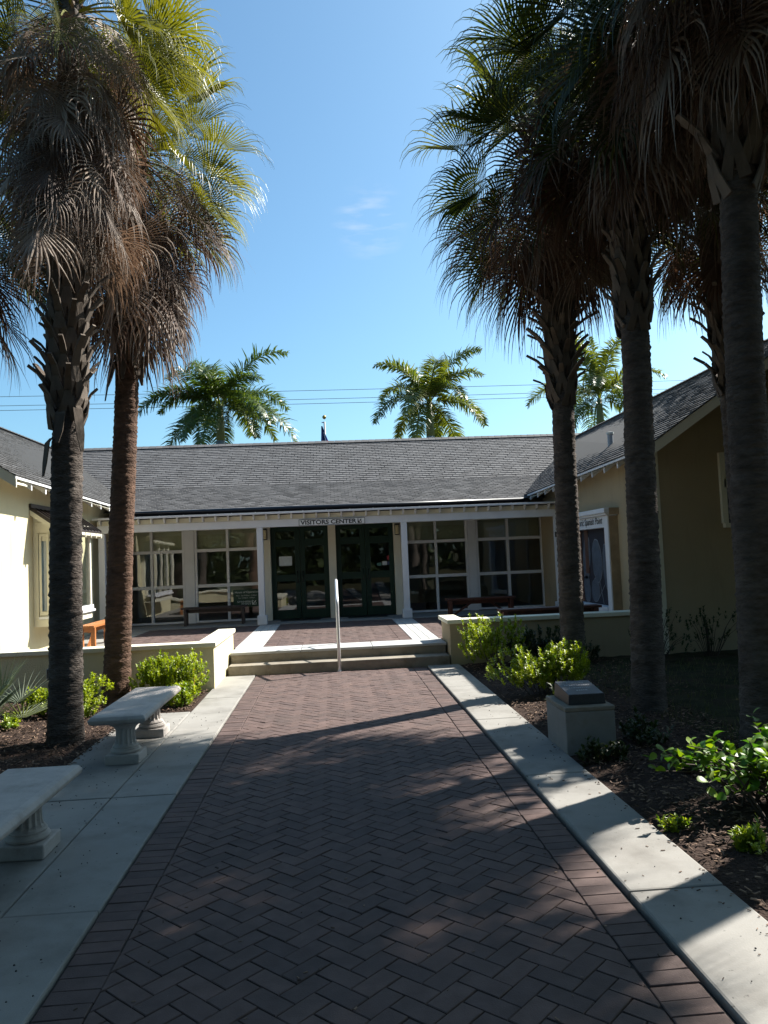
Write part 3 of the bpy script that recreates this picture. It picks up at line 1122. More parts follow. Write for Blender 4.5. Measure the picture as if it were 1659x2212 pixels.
pads = [(14.45, 1.45, 0.24, 0.42, 0.1), (13.95, 1.35, 0.19, 0.40, -0.15), (14.62, 0.88, 0.2, 0.24, -0.25), (13.78, 1.72, 0.12, 0.28, 0.2), (15.05, 1.5, 0.22, 0.4, 0.2), (15.1, 0.9, 0.2, 0.24, 0.0)]
ol, pd = MB(), MB()
for q in pads:
    P = pad(*q)
    cy, cz = q[0], q[1]
    ol.prism([(5.058, cy + (y - cy) * 1.06, min(2.05, max(.63, cz + (z - cz) * 1.05))) for y, z in P], (-0.002, 0, 0))
    pd.prism([(5.0545, y, min(2.05, max(.63, z))) for y, z in P], (-0.002, 0, 0))
for a, c in (((14.35, 1.05), (14.2, 0.64)), ((13.95, 0.95), (13.9, 0.64)), ((14.62, 0.66), (14.35, 1.1)), ((14.1, 1.0), (14.5, 0.7))):
    ol.bar((5.056, a[0], a[1]), (5.056, c[0], c[1]), 0.004, 0.012)
ol.build('mural_outline', M['mural_line'], mu)
pd.build('mural_pad', M['mural_pad'], mu)
for q in ((13.82, 13.98, 1.75, 2.02), (14.9, 15.1, 1.2, 2.05), (15.3, 15.49, 0.63, 2.05)):
    br = MB()
    br.box(5.05, 5.059, *q)
    br.build('mural_patch', M['mural_brown'], mu)
tx = text_mb('Historic Spanish Point', 1.62, 0.17, (XF - 0.002, 15.28, 2.09), (0, -1, 0), (0, 0, 1), depth=0.002, shear=0.25, bold=0.012)
tx.build('lettering', M['signblack'], N)

# bay window of the left wing (parts of the wing)
bay = MB()
bx = -4.825
bay.box(-5.199, bx, 13.79, 15.82, 0.73, 0.86)
bay.box(-5.199, bx, 13.79, 15.82, 2.36, 2.55)
bay.box(bx - 0.09, bx, 13.79, 13.88, 0.86, 2.36)
bay.box(bx - 0.09, bx, 15.73, 15.82, 0.86, 2.36)
bay.box(-5.199, -5.11, 13.79, 13.88, 0.86, 2.36)
bay.box(-5.199, -5.11, 15.73, 15.82, 0.86, 2.36)
bay.box(bx - 0.06, bx - 0.005, 14.46, 14.52, 0.86, 2.36)
bay.box(bx - 0.06, bx - 0.005, 15.10, 15.16, 0.86, 2.36)
bay.box(-5.1, bx - 0.09, 13.80, 13.86, 2.22, 2.36)
bay.box(-5.1, bx - 0.09, 13.80, 13.86, 0.86, 1.0)
bayo = bay.build('bay_window', M['creamtrim'], LW, bevel=0.006)
s = MB()
s.box(-5.1, bx + 0.05, 13.75, 15.88, 0.862, 0.905)
s.box(bx + 0.001, bx + 0.02, 13.83, 15.86, 0.905, 0.99)
s.build('sill', M['white'], bayo, bevel=0.004)
s = MB()
s.box(-5.09, bx - 0.10, 13.775, 13.789, 0.93, 0.99)
s.box(-5.09, -5.05, 13.775, 13.789, 0.99, 2.3)
s.box(bx - 0.14, bx - 0.10, 13.775, 13.789, 0.99, 2.3)
s.box(-5.09, bx - 0.10, 13.775, 13.789, 2.3, 2.34)
s.build('casing', M['creamtrim'], bayo, bevel=0.003)
s = MB()
s.quad((-5.1, 13.83, 0.95), (bx - 0.09, 13.83, 0.95), (bx - 0.09, 13.83, 2.25), (-5.1, 13.83, 2.25))
s.quad((bx - 0.04, 13.88, 0.9), (bx - 0.04, 15.73, 0.9), (bx - 0.04, 15.73, 2.36), (bx - 0.04, 13.88, 2.36))
s.build('pane', M['glass'], bayo)
s = MB()
s.box(-5.198, -5.19, 13.9, 15.72, 0.9, 2.34)
s.build('shade_cloth', M['paper'], bayo)
aw = MB()
ax0, az0, ax1, az1 = -5.198, 2.80, -4.70, 2.44
aw.prism([(ax0, 13.66, az0), (ax1, 13.66, az1), (ax1, 13.66, az1 - 0.035), (ax0, 13.66, az0 - 0.035)], (0, 2.48, 0))
awo = aw.build('awning', M['awning'], LW)
rb = MB()
y = 13.68
while y < 16.13:
    rb.bar((ax0 + 0.01, y, az0 + 0.012), (ax1 + 0.005, y, az1 + 0.012), 0.022, 0.03)
    y += 0.2
rb.box(ax0, ax0 + 0.04, 13.64, 16.16, az0, az0 + 0.07)
rb.build('seam', M['awning'], awo)
rb = MB()
rb.prism([(ax0 + 0.002, 13.655, az0 - 0.036), (ax1, 13.655, az1 - 0.036), (ax1, 13.655, az1 - 0.10), (ax0 + 0.002, 13.655, az0 - 0.13)], (0, 0.04, 0))
rb.prism([(ax0 + 0.002, 16.1, az0 - 0.036), (ax1, 16.1, az1 - 0.036), (ax1, 16.1, az1 - 0.10), (ax0 + 0.002, 16.1, az0 - 0.13)], (0, 0.04, 0))
rb.box(ax1 - 0.03, ax1, 13.7, 16.1, az1 - 0.09, az1 - 0.037)
y = 13.75
while y < 16.1:
    rb.box(ax1 - 0.10, ax1 + 0.012, y - 0.015, y + 0.015, az1 - 0.13, az1 - 0.04)
    y += 0.33
rb.prism([(ax0 + 0.002, 13.80, 2.55), (bx, 13.80, 2.55), (ax0 + 0.002, 13.80, 2.74)], (0, 0.03, 0))
rb.build('awning_trim', M['creamtrim'], awo)

# roof vent on right wing
V = thing('roof_vent', 'grey pipe vent standing on the right wing roof', 'roof vent', (5.52, 14.6, 3.7))
v = MB()
v.tube([(5.52, 14.62, 3.6), (5.52, 14.62, 3.93)], 0.055, 14)
v.build('pipe', M['ventmetal'], V, smooth=False)
v = MB()
v.lathe([(0.06, 3.90), (0.068, 3.91), (0.068, 3.945), (0.05, 3.95)], 5.52, 14.62, 14)
v.build('rim', M['signpale'], V)

# ------------------------------------------------------------------ signs and small fittings
S = thing('entrance_sign', 'white sign board reading VISITORS CENTER fixed on the porch beam', 'sign', (0.02, 17.1, 2.45))
s = MB()
SX0, SX1, SZ0, SZ1 = -0.712, 0.757, 2.447, 2.597
s.box(SX0, SX1, 17.115, 17.139, SZ0, SZ1)
s.build('board', M['signwhite'], S)
s = MB()
k = 0.011
s.box(SX0, SX1, 17.110, 17.1148, SZ1 - k, SZ1)
s.box(SX0, SX1, 17.110, 17.1148, SZ0 + 0.004, SZ0 + 0.004 + k)
s.box(SX0, SX0 + k, 17.110, 17.1148, SZ0 + 0.004 + k, SZ1 - k)
s.box(SX1 - k, SX1, 17.110, 17.1148, SZ0 + 0.004 + k, SZ1 - k)
s.build('border', M['signblack'], S)
text_mb('VISITORS CENTER', 1.245, 0.098, (SX0 + 0.035, 17.1145, SZ0 + 0.03), (1, 0, 0), (0, 0, 1), depth=0.002, bold=0.03).build('lettering', M['signblack'], S)


def emblem(ox, oy, oz, sz, m, parent):
    """square bird-and-leaf emblem: post at left, ground line below, slanting wing, small bird and leaf"""
    e = MB()
    P = lambda pts, d: e.prism([(ox + x * sz, oy - d, oz + z * sz) for x, z in pts], (0, -0.0015, 0))
    P([(0, 0), (0.95, 0.02), (0.9, 0.1), (0.55, 0.14), (0.30, 0.35), (0.14, 0.62), (0.10, 0.95), (0, 1.0)], 0.0)
    P([(0.35, 0.30), (0.62, 0.42), (0.80, 0.68), (0.82, 0.88), (0.66, 0.86), (0.46, 0.64)], 0.0022)
    P([(0.20, 0.78), (0.30, 0.74), (0.36, 0.82), (0.30, 0.9), (0.22, 0.88)], 0.0022)
    P([(0.74, 0.12), (0.82, 0.14), (0.9, 0.4), (0.8, 0.46), (0.72, 0.34)], 0.0022)
    return e.build('emblem', m, parent)


emblem(SX0 + 1.305, 17.113, SZ0 + 0.028, 0.105, M['signblack'], S)

H = thing('hours_sign', 'dark green opening hours sign standing inside the left window', 'sign', (-2.0, 18.42, 0.62))
h = MB()
h.box(-2.36, -1.70, 18.385, 18.40, 0.66, 1.06)
h.build('board', M['signgreen'], H)
text_mb('Hours of Operation', 0.55, 0.062, (-2.32, 18.3845, 0.965), (1, 0, 0), (0, 0, 1), depth=0.002, bold=0.01).build('lettering', M['signpale'], H)
text_mb('Mon - Sat 9:00am - 5:00pm', 0.48, 0.036, (-2.29, 18.3845, 0.90), (1, 0, 0), (0, 0, 1), depth=0.002, bold=0.0).build('lettering', M['signpale'], H)
text_mb('Sun 12:00pm - 5:00pm', 0.39, 0.036, (-2.245, 18.3845, 0.845), (1, 0, 0), (0, 0, 1), depth=0.002, bold=0.0).build('lettering', M['signpale'], H)
text_mb('SPANISH', 0.33, 0.045, (-2.275, 18.3845, 0.755), (1, 0, 0), (0, 0, 1), depth=0.002, bold=0.01).build('lettering', M['signpale'], H)
text_mb('POINT', 0.225, 0.045, (-2.17, 18.3845, 0.70), (1, 0, 0), (0, 0, 1), depth=0.002, bold=0.01).build('lettering', M['signpale'], H)
emblem(-1.925, 18.383, 0.70, 0.115, M['signpale'], H)

for x, lb in ((-1.555, 'small opal wall lamp by the left post of the entrance'), (1.545, 'small opal wall lamp by the right post of the entrance')):
    L = thing('wall_lamp', lb, 'lamp', (x, 18.1, 2.2), 'wall lamps flanking the doors')
    l = MB()
    l.box(x - 0.052, x + 0.052, 18.125, 18.149, 2.2, 2.46)
    l.box(x - 0.052, x + 0.052, 18.03, 18.125, 2.435, 2.46)
    l.box(x - 0.052, x + 0.052, 18.03, 18.125, 2.2, 2.215)
    l.build('lamp_bracket', M['blackmetal'], L)
    l = MB()
    l.box(x - 0.04, x + 0.04, 18.04, 18.124, 2.216, 2.434)
    l.build('lamp_shade', M['lampglass'], L, bevel=0.012)

d = MB()
d.box(-1.25, -0.95, 18.235, 18.24, 1.58, 1.80)
tag(d.build('paper_notice', M['paper'], None), 'pale paper notice taped to the leftmost green door pane', 'notice')
for nm, x, z, w_, h_, m_, lb in (('sticker', 1.30, 1.62, 0.07, 0.10, 'redsticker', 'small red sticker on the rightmost door pane'),
                                 ('sticker', 1.18, 1.50, 0.11, 0.09, 'paper', 'pale mint sticker in the middle of the rightmost door stickers'),
                                 ('sticker', 1.055, 1.49, 0.10, 0.07, 'tealsticker', 'teal sticker at the left of the rightmost door stickers'),
                                 ('sticker', 1.30, 1.50, 0.09, 0.08, 'bluesticker', 'dark blue sticker under the red one on the rightmost door')):
    d = MB()
    d.box(x, x + w_, 18.272, 18.2745, z, z + h_)
    tag(d.build(nm, M[m_]), lb, 'sticker', 'stickers on the right door')
for x, lb in ((-0.77, 'flat black doormat before the left pair of green doors'), (0.77, 'flat black doormat before the right pair of green doors')):
    d = MB()
    d.box(x - 0.45, x + 0.45, 17.75, 18.18, 0.324, 0.336)
    tag(d.build('doormat', M['blackmetal']), lb, 'doormat', 'doormats at the entrance')
d = MB()
d.box(5.05, 5.16, 17.05, 17.14, 1.98, 2.10)
tag(d.build('wall_speaker', M['blackmetal'], None, bevel=0.01), 'small black box mounted on the rightmost porch post', 'speaker')
U = thing('outlet_box', 'grey outdoor outlet box on the left garden wall behind the palm', 'outlet box', (-3.78, 10.65, 0.28))
d = MB()
d.box(-3.84, -3.72, 10.58, 10.659, 0.24, 0.40)
d.build('box_body', M['ventmetal'], U, bevel=0.008)
d = MB()
d.box(-3.83, -3.73, 10.57, 10.579, 0.25, 0.39)
d.build('cover', M['darkwood'], U, bevel=0.006)

# handrail in the middle of the steps
HR = thing('handrail', 'single galvanized handrail climbing the middle of the steps', 'handrail', (0.045, 11.74, 0))
r = MB()
r.tube([(0.045, 11.74, -0.02), (0.045, 11.74, 0.5), (0.045, 11.74, 0.99), (0.045, 11.75, 1.04), (0.045, 11.79, 1.075), (0.045, 12.55, 1.33), (0.045, 12.64, 1.345), (0.045, 12.70, 1.31), (0.045, 12.72, 1.25), (0.045, 12.72, 0.3)], 0.025, 12)
r.build('rail', M['steel'], HR, smooth=True)
r = MB()
r.tube([(0.045, 11.74, 0.52), (0.045, 12.72, 0.83)], 0.016, 10)
r.build('mid_rail', M['steel'], HR, smooth=True)
r = MB()
r.tube([(0.045, 12.72, 0.311), (0.045, 12.72, 0.322)], 0.045, 14)
r.tube([(0.045, 11.74, 0.001), (0.045, 11.74, 0.010)], 0.04, 14)
r.build('base_flange', M['steel'], HR)


# ------------------------------------------------------------------ benches
def stone_bench(x, y0, y1, label, loc):
    B = thing('stone_bench', label, 'bench', loc, 'stone benches on the left walk')
    hw = 0.235
    s = MB()
    # slab with rounded edge profile
    prof = [(-hw + 0.03, 0.375), (-hw, 0.395), (-hw - 0.006, 0.42), (-hw + 0.012, 0.447), (-hw + 0.045, 0.455)]
    ring = []
    for (dx, z) in prof:
        e = hw + dx
        ring.append((x - hw + e, x + hw - e, y0 + e, y1 - e, z))
    vs, fs = [], []
    for (a, b_, c_, d_, z) in ring:
        vs += [(a, c_, z), (b_, c_, z), (b_, d_, z), (a, d_, z)]
    for i in range(len(ring) - 1):
        for k in range(4):
            k2 = (k + 1) % 4
            fs.append((i * 4 + k, i * 4 + k2, i * 4 + 4 + k2, i * 4 + 4 + k))
    fs.append((3, 2, 1, 0))
    n = len(ring) * 4
    fs.append((n - 4, n - 3, n - 2, n - 1))
    s.add(vs, fs)
    s.build('seat', M['stone'], B, bevel=0.006)
    for yy in (y0 + 0.28, y1 - 0.28):
        p = MB()
        cx = x
        z0 = 0.012
        prof = [(0.105, z0 + 0.085), (0.125, z0 + 0.09), (0.13, z0 + 0.105), (0.12, z0 + 0.12), (0.108, z0 + 0.128), (0.112, z0 + 0.137), (0.104, z0 + 0.148), (0.092, z0 + 0.165),
                (0.086, z0 + 0.19), (0.083, z0 + 0.24), (0.084, z0 + 0.275), (0.092, z0 + 0.295), (0.108, z0 + 0.31), (0.135, z0 + 0.325), (0.15, z0 + 0.335), (0.15, z0 + 0.363)]
        p.lathe(prof, cx, yy, 72, flute=14, fdepth=0.013, frange=(z0 + 0.16, z0 + 0.29))
        po = p.build('pedestal', M['stone'], B, smooth=False)
        q = MB()
        q.prism([(cx - 0.145, yy - 0.145, z0), (cx + 0.145, yy - 0.145, z0), (cx + 0.145, yy + 0.145, z0), (cx - 0.145, yy + 0.145, z0)], (0, 0, 0.085))
        q.build('plinth', M['stone'], po, bevel=0.01)
    return B


stone_bench(-1.865, 6.70, 8.24, 'pale stone bench on two fluted pedestals, dappled with sun, by the palm', (-1.865, 7.4, 0))
stone_bench(-1.895, 3.62, 5.16, 'pale stone bench cut off by the lower left edge, all in shade', (-1.895, 4.4, 0))


def wood_bench(name, label, cx, cy, L, along, top, m, braces=True, group='plank benches on the terrace', wd=0.28, leg=0.07, base=DZ + 0.003):
    """plank bench: along 'x' or 'y'"""
    B = thing(name, label, 'bench', (cx, cy, base), group)
    A = Vector((1, 0, 0)) if along == 'x' else Vector((0, 1, 0))
    Sd = Vector((0, 1, 0)) if along == 'x' else Vector((1, 0, 0))
    C0 = Vector((cx, cy, 0))
    s = MB()
    for k in (-1, 0, 1):
        c = C0 + Sd * (k * wd / 3)
        s.bar(c - A * L / 2 + Vector((0, 0, top - 0.02)), c + A * L / 2 + Vector((0, 0, top - 0.02)), wd / 3 - 0.006, 0.04)
    s.build('seat', m, B, bevel=0.004)
    for e in (-1, 1):
        for q in (-1, 1):
            c = C0 + A * (e * (L / 2 - 0.09)) + Sd * (q * (wd / 2 - leg / 2 - 0.005))
            l = MB()
            l.bar(c + Vector((0, 0, base)), c + Vector((0, 0, top - 0.042)), leg, leg, up=tuple(A))
            l.build('leg', m, B, bevel=0.004)
        r = MB()
        c = C0 + A * (e * (L / 2 - 0.09))
        r.bar(c - Sd * (wd / 2 - leg - 0.006) + Vector((0, 0, top - 0.08)), c + Sd * (wd / 2 - leg - 0.006) + Vector((0, 0, top - 0.08)), 0.04, 0.07)
        r.build('cross_rail', m, B)
        if braces:
            r = MB()
            r.bar(c - A * (e * 0.04) + Vector((0, 0, base + 0.05)), c - A * (e * 0.52) + Vector((0, 0, top - 0.06)), 0.05, 0.04)
            r.build('brace', m, B)
    r = MB()
    r.bar(C0 - A * (L / 2 - 0.14) + Vector((0, 0, top - 0.09)), C0 + A * (L / 2 - 0.14) + Vector((0, 0, top - 0.09)), 0.035, 0.08)
    r.build('stretcher', m, B)
    return B


wood_bench('plank_bench', 'sunlit orange plank bench with diagonal braces between the left palms', -4.22, 14.25, 1.6, 'y', 0.735, M['orangewood'])
wood_bench('plank_bench', 'dark weathered plank bench under the left window', -2.70, 17.72, 1.46, 'x', 0.735, M['darkwood'], braces=False, leg=0.055)
wood_bench('plank_bench', 'red-brown plank bench with diagonal braces under the right window', 3.15, 16.5, 1.5, 'x', 0.735, M['redwood'])
wood_bench('plank_bench', 'red-brown plank bench close behind the right garden wall', 3.55, 12.6, 1.7, 'x', 0.755, M['redwood'])

# memorial pedestal
P = thing('memorial_pedestal', 'square concrete pedestal at the right edge of the walk', 'pedestal', (2.07, 6.6, 0))
p = MB()
p.box(1.865, 2.285, 6.31, 6.88, -0.05, 0.355)
p.build('shaft', M['pedestal'], P, bevel=0.01)
p = MB()
p.box(1.862, 2.288, 6.307, 6.883, 0.3555, 0.392)
p.build('top_slab', M['stepconc'], P, bevel=0.008)
K = thing('stone_plaque', 'dark granite plaque block lying on the concrete pedestal', 'plaque', (2.08, 6.6, 0.392))
p = MB()
x0, x1, y0, y1 = 1.925, 2.245, 6.40, 6.82
p.add([(x0, y0, 0.393), (x1, y0, 0.393), (x1, y1, 0.393), (x0, y1, 0.393), (x0 + .008, y0 + .008, 0.478), (x1 - .008, y0 + .008, 0.478), (x1 - .008, y1 - .008, 0.525), (x0 + .008, y1 - .008, 0.525)], BOXF)
p.build('block', M['granite'], K, bevel=0.005)
slv = Vector((0, 0.404, 0.047)).normalized()
ln = MB()
for i, (a, c) in enumerate(((0.09, 0.23), (0.05, 0.27), (0.07, 0.25), (0.11, 0.21))):
    o_ = Vector((x0, y0 + 0.008, 0.4788)) + slv * (0.33 - i * 0.075)
    u = a
    while u < c:
        w_ = random.uniform(0.008, 0.02)
        ln.quad(o_ + Vector((u, 0, 0)), o_ + Vector((u + w_, 0, 0)), o_ + Vector((u + w_, 0, 0)) + slv * 0.02, o_ + Vector((u, 0, 0)) + slv * 0.02)
        u += w_ + 0.006
ln.build('engraved_lines', M['engrave'], K)

# ------------------------------------------------------------------ flag, pole, wires
F = thing('flagpole', 'slim pole with a gilded ball rising behind the roof ridge', 'flagpole', (-0.12, 33, 0))
f = MB()
f.tube([(-0.12, 33, 0), (-0.12, 33, 7.62)], 0.04, 10)
f.build('pole', M['ventmetal'], F, smooth=True)
f = MB()
f.lathe([(0.01, 7.72), (0.065, 7.76), (0.09, 7.82), (0.065, 7.88), (0.01, 7.91)], -0.12, 33, 12)
f.build('finial', M['gold'], F, smooth=True)
f = MB()
f.tube([(-0.12, 33, 7.6), (-0.24, 32.98, 7.58)], 0.025, 6)
f.build('pulley', M['ventmetal'], F)
FL = thing('flag', 'limp blue, red and white flag hanging from the pole behind the roof', 'flag', (-0.12, 33, 6.9))
fb, fr, fw = MB(), MB(), MB()
nu, nv = 15, 26
grid = {}
for i in range(nu):
    for j in range(nv):
        u, v = i / (nu - 1), j / (nv - 1)
        spread = 0.06 + 0.78 * v ** 1.15
        x = -0.25 + (u - 0.30) * spread + 0.14 * v
        y = 32.93 + 0.10 * math.sin(u * 16 + v * 2.5) * (0.2 + v)
        z = 7.42 - 1.55 * v + 0.35 * (u - 0.3) * v * (-1 if u > .3 else -.2)
        grid[i, j] = (x, y, z)
for i in range(nu - 1):
    for j in range(nv - 1):
        q = (grid[i, j], grid[i + 1, j], grid[i + 1, j + 1], grid[i, j + 1])
        u, v = i / (nu - 1), j / (nv - 1)
        if u > 0.5 and 0.15 < v < 0.44 and abs(u - 0.62) < 0.09:
            fw.quad(*q)
        elif u > 0.80 and v > 0.35:
            fr.quad(*q)
        elif v < 0.56 + 0.22 * u:
            fb.quad(*q)
        else:
            s_ = int((v - 0.56 - 0.22 * u) / 0.09)
            (fw if s_ % 2 == 0 else fr).quad(*q)
fb.build('blue_field', M['flagblue'], FL, smooth=True)
fr.build('red_stripe', M['flagred'], FL, smooth=True)
fw.build('white_stripe', M['flagwhite'], FL, smooth=True)
for z0, z1, lb in ((12.86, 12.75, 'uppermost of the three power lines crossing the sky'), (12.27, 12.2, 'middle of the three power lines crossing the sky'), (11.97, 11.9, 'lowest of the three power lines crossing the sky')):
    f = MB()
    pts = []
    for i in range(41):
        u = i / 40
        x = -70 + 150 * u
        pts.append((x, 50, z0 + (z1 - z0) * (x + 20.7) / 47 + 0.00016 * (x - 3) ** 2 - 0.06))
    f.tube(pts, 0.017, 5)
    tag(f.build('power_line', M['wire'], None, smooth=True), lb, 'power line', 'power lines behind the roof')


# ------------------------------------------------------------------ palms
def nrmz(a):
    return a / np.maximum(np.linalg.norm(a, axis=-1, keepdims=True), 1e-9)


def fan_frond(mb, base, az, elev, plen, brad, droop, rng, tint, nseg=26, pdroop=0.35, stiff=0.45, fold=0.35, spread=150, petw=0.026, width=1.0, curl=0.0):
    """costapalmate fan leaf: petiole, then a pleated blade whose segments split and hang"""
    ca, sa = math.cos(az), math.sin(az)
    d = np.array([ca * math.cos(elev), sa * math.cos(elev), math.sin(elev)])
    p = np.array(base, float)
    pts = [p.copy()]
    NP = 6
    for i in range(NP):
        p = p + d * plen / NP
        d = nrmz(d + np.array([0, 0, -1.0]) * pdroop / NP)
        pts.append(p.copy())
    side = nrmz(np.cross(d, [0, 0, 1.0]))
    tw = rng.normal(0, 0.35)
    n = np.cross(side, d)
    side, n = side * math.cos(tw) + n * math.sin(tw), n * math.cos(tw) - side * math.sin(tw)
    # petiole as flat three sided bar
    o = len(mb.v)
    for i, q in enumerate(pts):
        w = petw * (1.3 - 0.8 * i / NP)
        for s_, u_ in ((-1, 0), (1, 0), (0, -0.7)):
            mb.v.append(tuple(q + side * w * 0.5 * s_ + n * w * 0.6 * u_))
    for i in range(NP):
        for k in range(3):
            k2 = (k + 1) % 3
            mb.f.append((o + i * 3 + k, o + i * 3 + k2, o + i * 3 + 3 + k2, o + i * 3 + 3 + k))
            mb.t.append(min(1, tint + 0.15))
    # blade
    hub = pts[-1]
    phi = np.linspace(-math.radians(spread), math.radians(spread), nseg)
    dphi = phi[1] - phi[0]
    sphi = np.abs(np.sin(phi / 2))
    org = hub + d * (0.30 * brad * np.cos(phi / 2) ** 2)[:, None] - np.array([0, 0, 1.0]) * (0.10 * brad * np.cos(phi / 2) ** 2 * (1 + droop * .3))[:, None]
    D = nrmz(np.cos(phi)[:, None] * d + np.sin(phi)[:, None] * side + n * (fold * np.abs(np.sin(phi)))[:, None])
    L = brad * (0.62 + 0.38 * np.cos(phi / 2)) * rng.uniform(0.85, 1.1, nseg)
    NS = 7
    pos = org.copy()
    dirs = D.copy()
    dr = droop * rng.uniform(0.6, 1.4, nseg)
    cr = rng.normal(0, curl, (nseg, 3))
    rows = []
    for j in range(NS + 1):
        t = j / NS
        joined = L * t * dphi * 1.02
        wmax = L * stiff * dphi * 1.02 * width
        if t <= stiff:
            w = np.minimum(joined * width + 0.004, wmax)
        else:
            w = wmax * (1 - ((t - stiff) / (1 - stiff)) ** 0.8 * 0.93)
        sd = nrmz(np.cross(dirs, n))
        nn = nrmz(np.cross(sd, dirs))
        rows.append(np.stack([pos - sd * (w / 2)[:, None], pos + nn * (w * 0.30)[:, None], pos + sd * (w / 2)[:, None]], 1))
        k = max(0.0, t - stiff * 0.55)
        pos = pos + dirs * (L / NS)[:, None]
        g_ = np.zeros_like(dirs)
        g_[:, 2] = -1
        dirs = nrmz(dirs + g_ * (dr * k * 0.9)[:, None] + cr * t)
    A = np.stack(rows, 1)  # seg, row, 3, xyz
    o = len(mb.v)
    mb.v.extend(map(tuple, A.reshape(-1, 3).tolist()))
    tv = np.clip(tint + rng.normal(0, 0.16, nseg), 0, 1)
    for s_ in range(nseg):
        b0 = o + s_ * (NS + 1) * 3
        t_ = float(tv[s_])
        for j in range(NS):
            a = b0 + j * 3
            mb.f.append((a, a + 1, a + 4, a + 3))
            mb.f.append((a + 1, a + 2, a + 5, a + 4))
            mb.t.append(t_)
            mb.t.append(t_)


def palm_trunk(pts, r0, r1, rng, n=30):
    P = [Vector(p) for p in pts]
    Lt = sum((P[i + 1] - P[i]).length for i in range(len(P) - 1))
    nz = int(Lt / 0.022)
    mb = MB()
    ph = rng.uniform(0, 6.28, n)
    vs = []
    zlist = []
    for i in range(nz + 1):
        u = i / nz * (len(P) - 1)
        k = min(int(u), len(P) - 2)
        c = P[k].lerp(P[k + 1], u - k)
        t = i / nz
        r = r0 + (r1 - r0) * t
        h = t * Lt
        r *= 1 + 0.22 * math.exp(-h / 0.22)
        ringn = rng.normal(0, 0.0022) + (rng.uniform(0.002, 0.006) if i % 3 == 0 else 0)
        for j in range(n):
            a = 2 * math.pi * j / n
            rr = r + ringn + 0.004 * math.sin(3 * a + h * 2.0) + rng.normal(0, 0.0035)
            vs.append((c.x + rr * math.cos(a), c.y + rr * math.sin(a), c.z))
    fs = []
    for i in range(nz):
        for j in range(n):
            j2 = (j + 1) % n
            fs.append((i * n + j, i * n + j2, (i + 1) * n + j2, (i + 1) * n + j))
    mb.add(vs, fs)
    return mb


def boots(center_fn, z0, z1, rad_fn, rng, dens=1.0, out=0.55, size=1.0):
    """criss-cross split leaf bases clinging to the trunk"""
    mb = MB()
    z = z0
    az = rng.uniform(0, 6.28)
    while z < z1:
        az += 2.39996
        c = center_fn(z)
        r = rad_fn(z)
        wt = size * rng.uniform(0.8, 1.15)
        tint = rng.uniform(0, 1)
        h = 0.26 * wt
        o_ = out * rng.uniform(0.7, 1.35)
        rv = Vector((math.cos(az), math.sin(az), 0))
        tn = Vector((-math.sin(az), math.cos(az), 0))
        C = Vector(c)
        top = C + rv * (r + 0.055 * wt) + Vector((0, 0, z - c[2] + h))
        for sgn in (-1, 1):
            a2 = az + sgn * 0.52
            f = C + Vector((math.cos(a2), math.sin(a2), 0)) * (r + 0.004) + Vector((0, 0, z - c[2]))
            mid = f.lerp(top, 0.5) + rv * 0.018
            for p, q, w0, w1 in ((f, mid, 0.075, 0.06), (mid, top + tn * sgn * -0.004, 0.06, 0.055)):
                d = (q - p).normalized()
                sd = d.cross(rv).normalized()
                th = rv * 0.016
                mb.add([p - sd * w0 * wt / 2, p + sd * w0 * wt / 2, q + sd * w1 * wt / 2, q - sd * w1 * wt / 2,
                        p - sd * w0 * wt / 2 + th, p + sd * w0 * wt / 2 + th, q + sd * w1 * wt / 2 + th, q - sd * w1 * wt / 2 + th], BOXF, tint)
        tip_len = rng.uniform(0.10, 0.26) * wt
        d = (rv * o_ + Vector((0, 0, 1))).normalized()
        p = top - d * 0.05
        q = top + d * tip_len * 0.6
        e = q + (d + rv * 0.5).normalized() * tip_len * 0.6
        for a, b_, w0, w1 in ((p, q, 0.075, 0.055), (q, e, 0.055, 0.04)):
            dd = (b_ - a).normalized()
            sd = dd.cross(rv).normalized()
            th = sd.cross(dd).normalized() * -0.022
            mb.add([a - sd * w0 * wt / 2, a + sd * w0 * wt / 2, b_ + sd * w1 * wt / 2, b_ - sd * w1 * wt / 2,
                    a - sd * w0 * wt / 2 + th, a + sd * w0 * wt / 2 + th, b_ + sd * w1 * wt / 2 + th, b_ - sd * w1 * wt / 2 + th], BOXF, tint)
        z += 0.034 / dens
    return mb


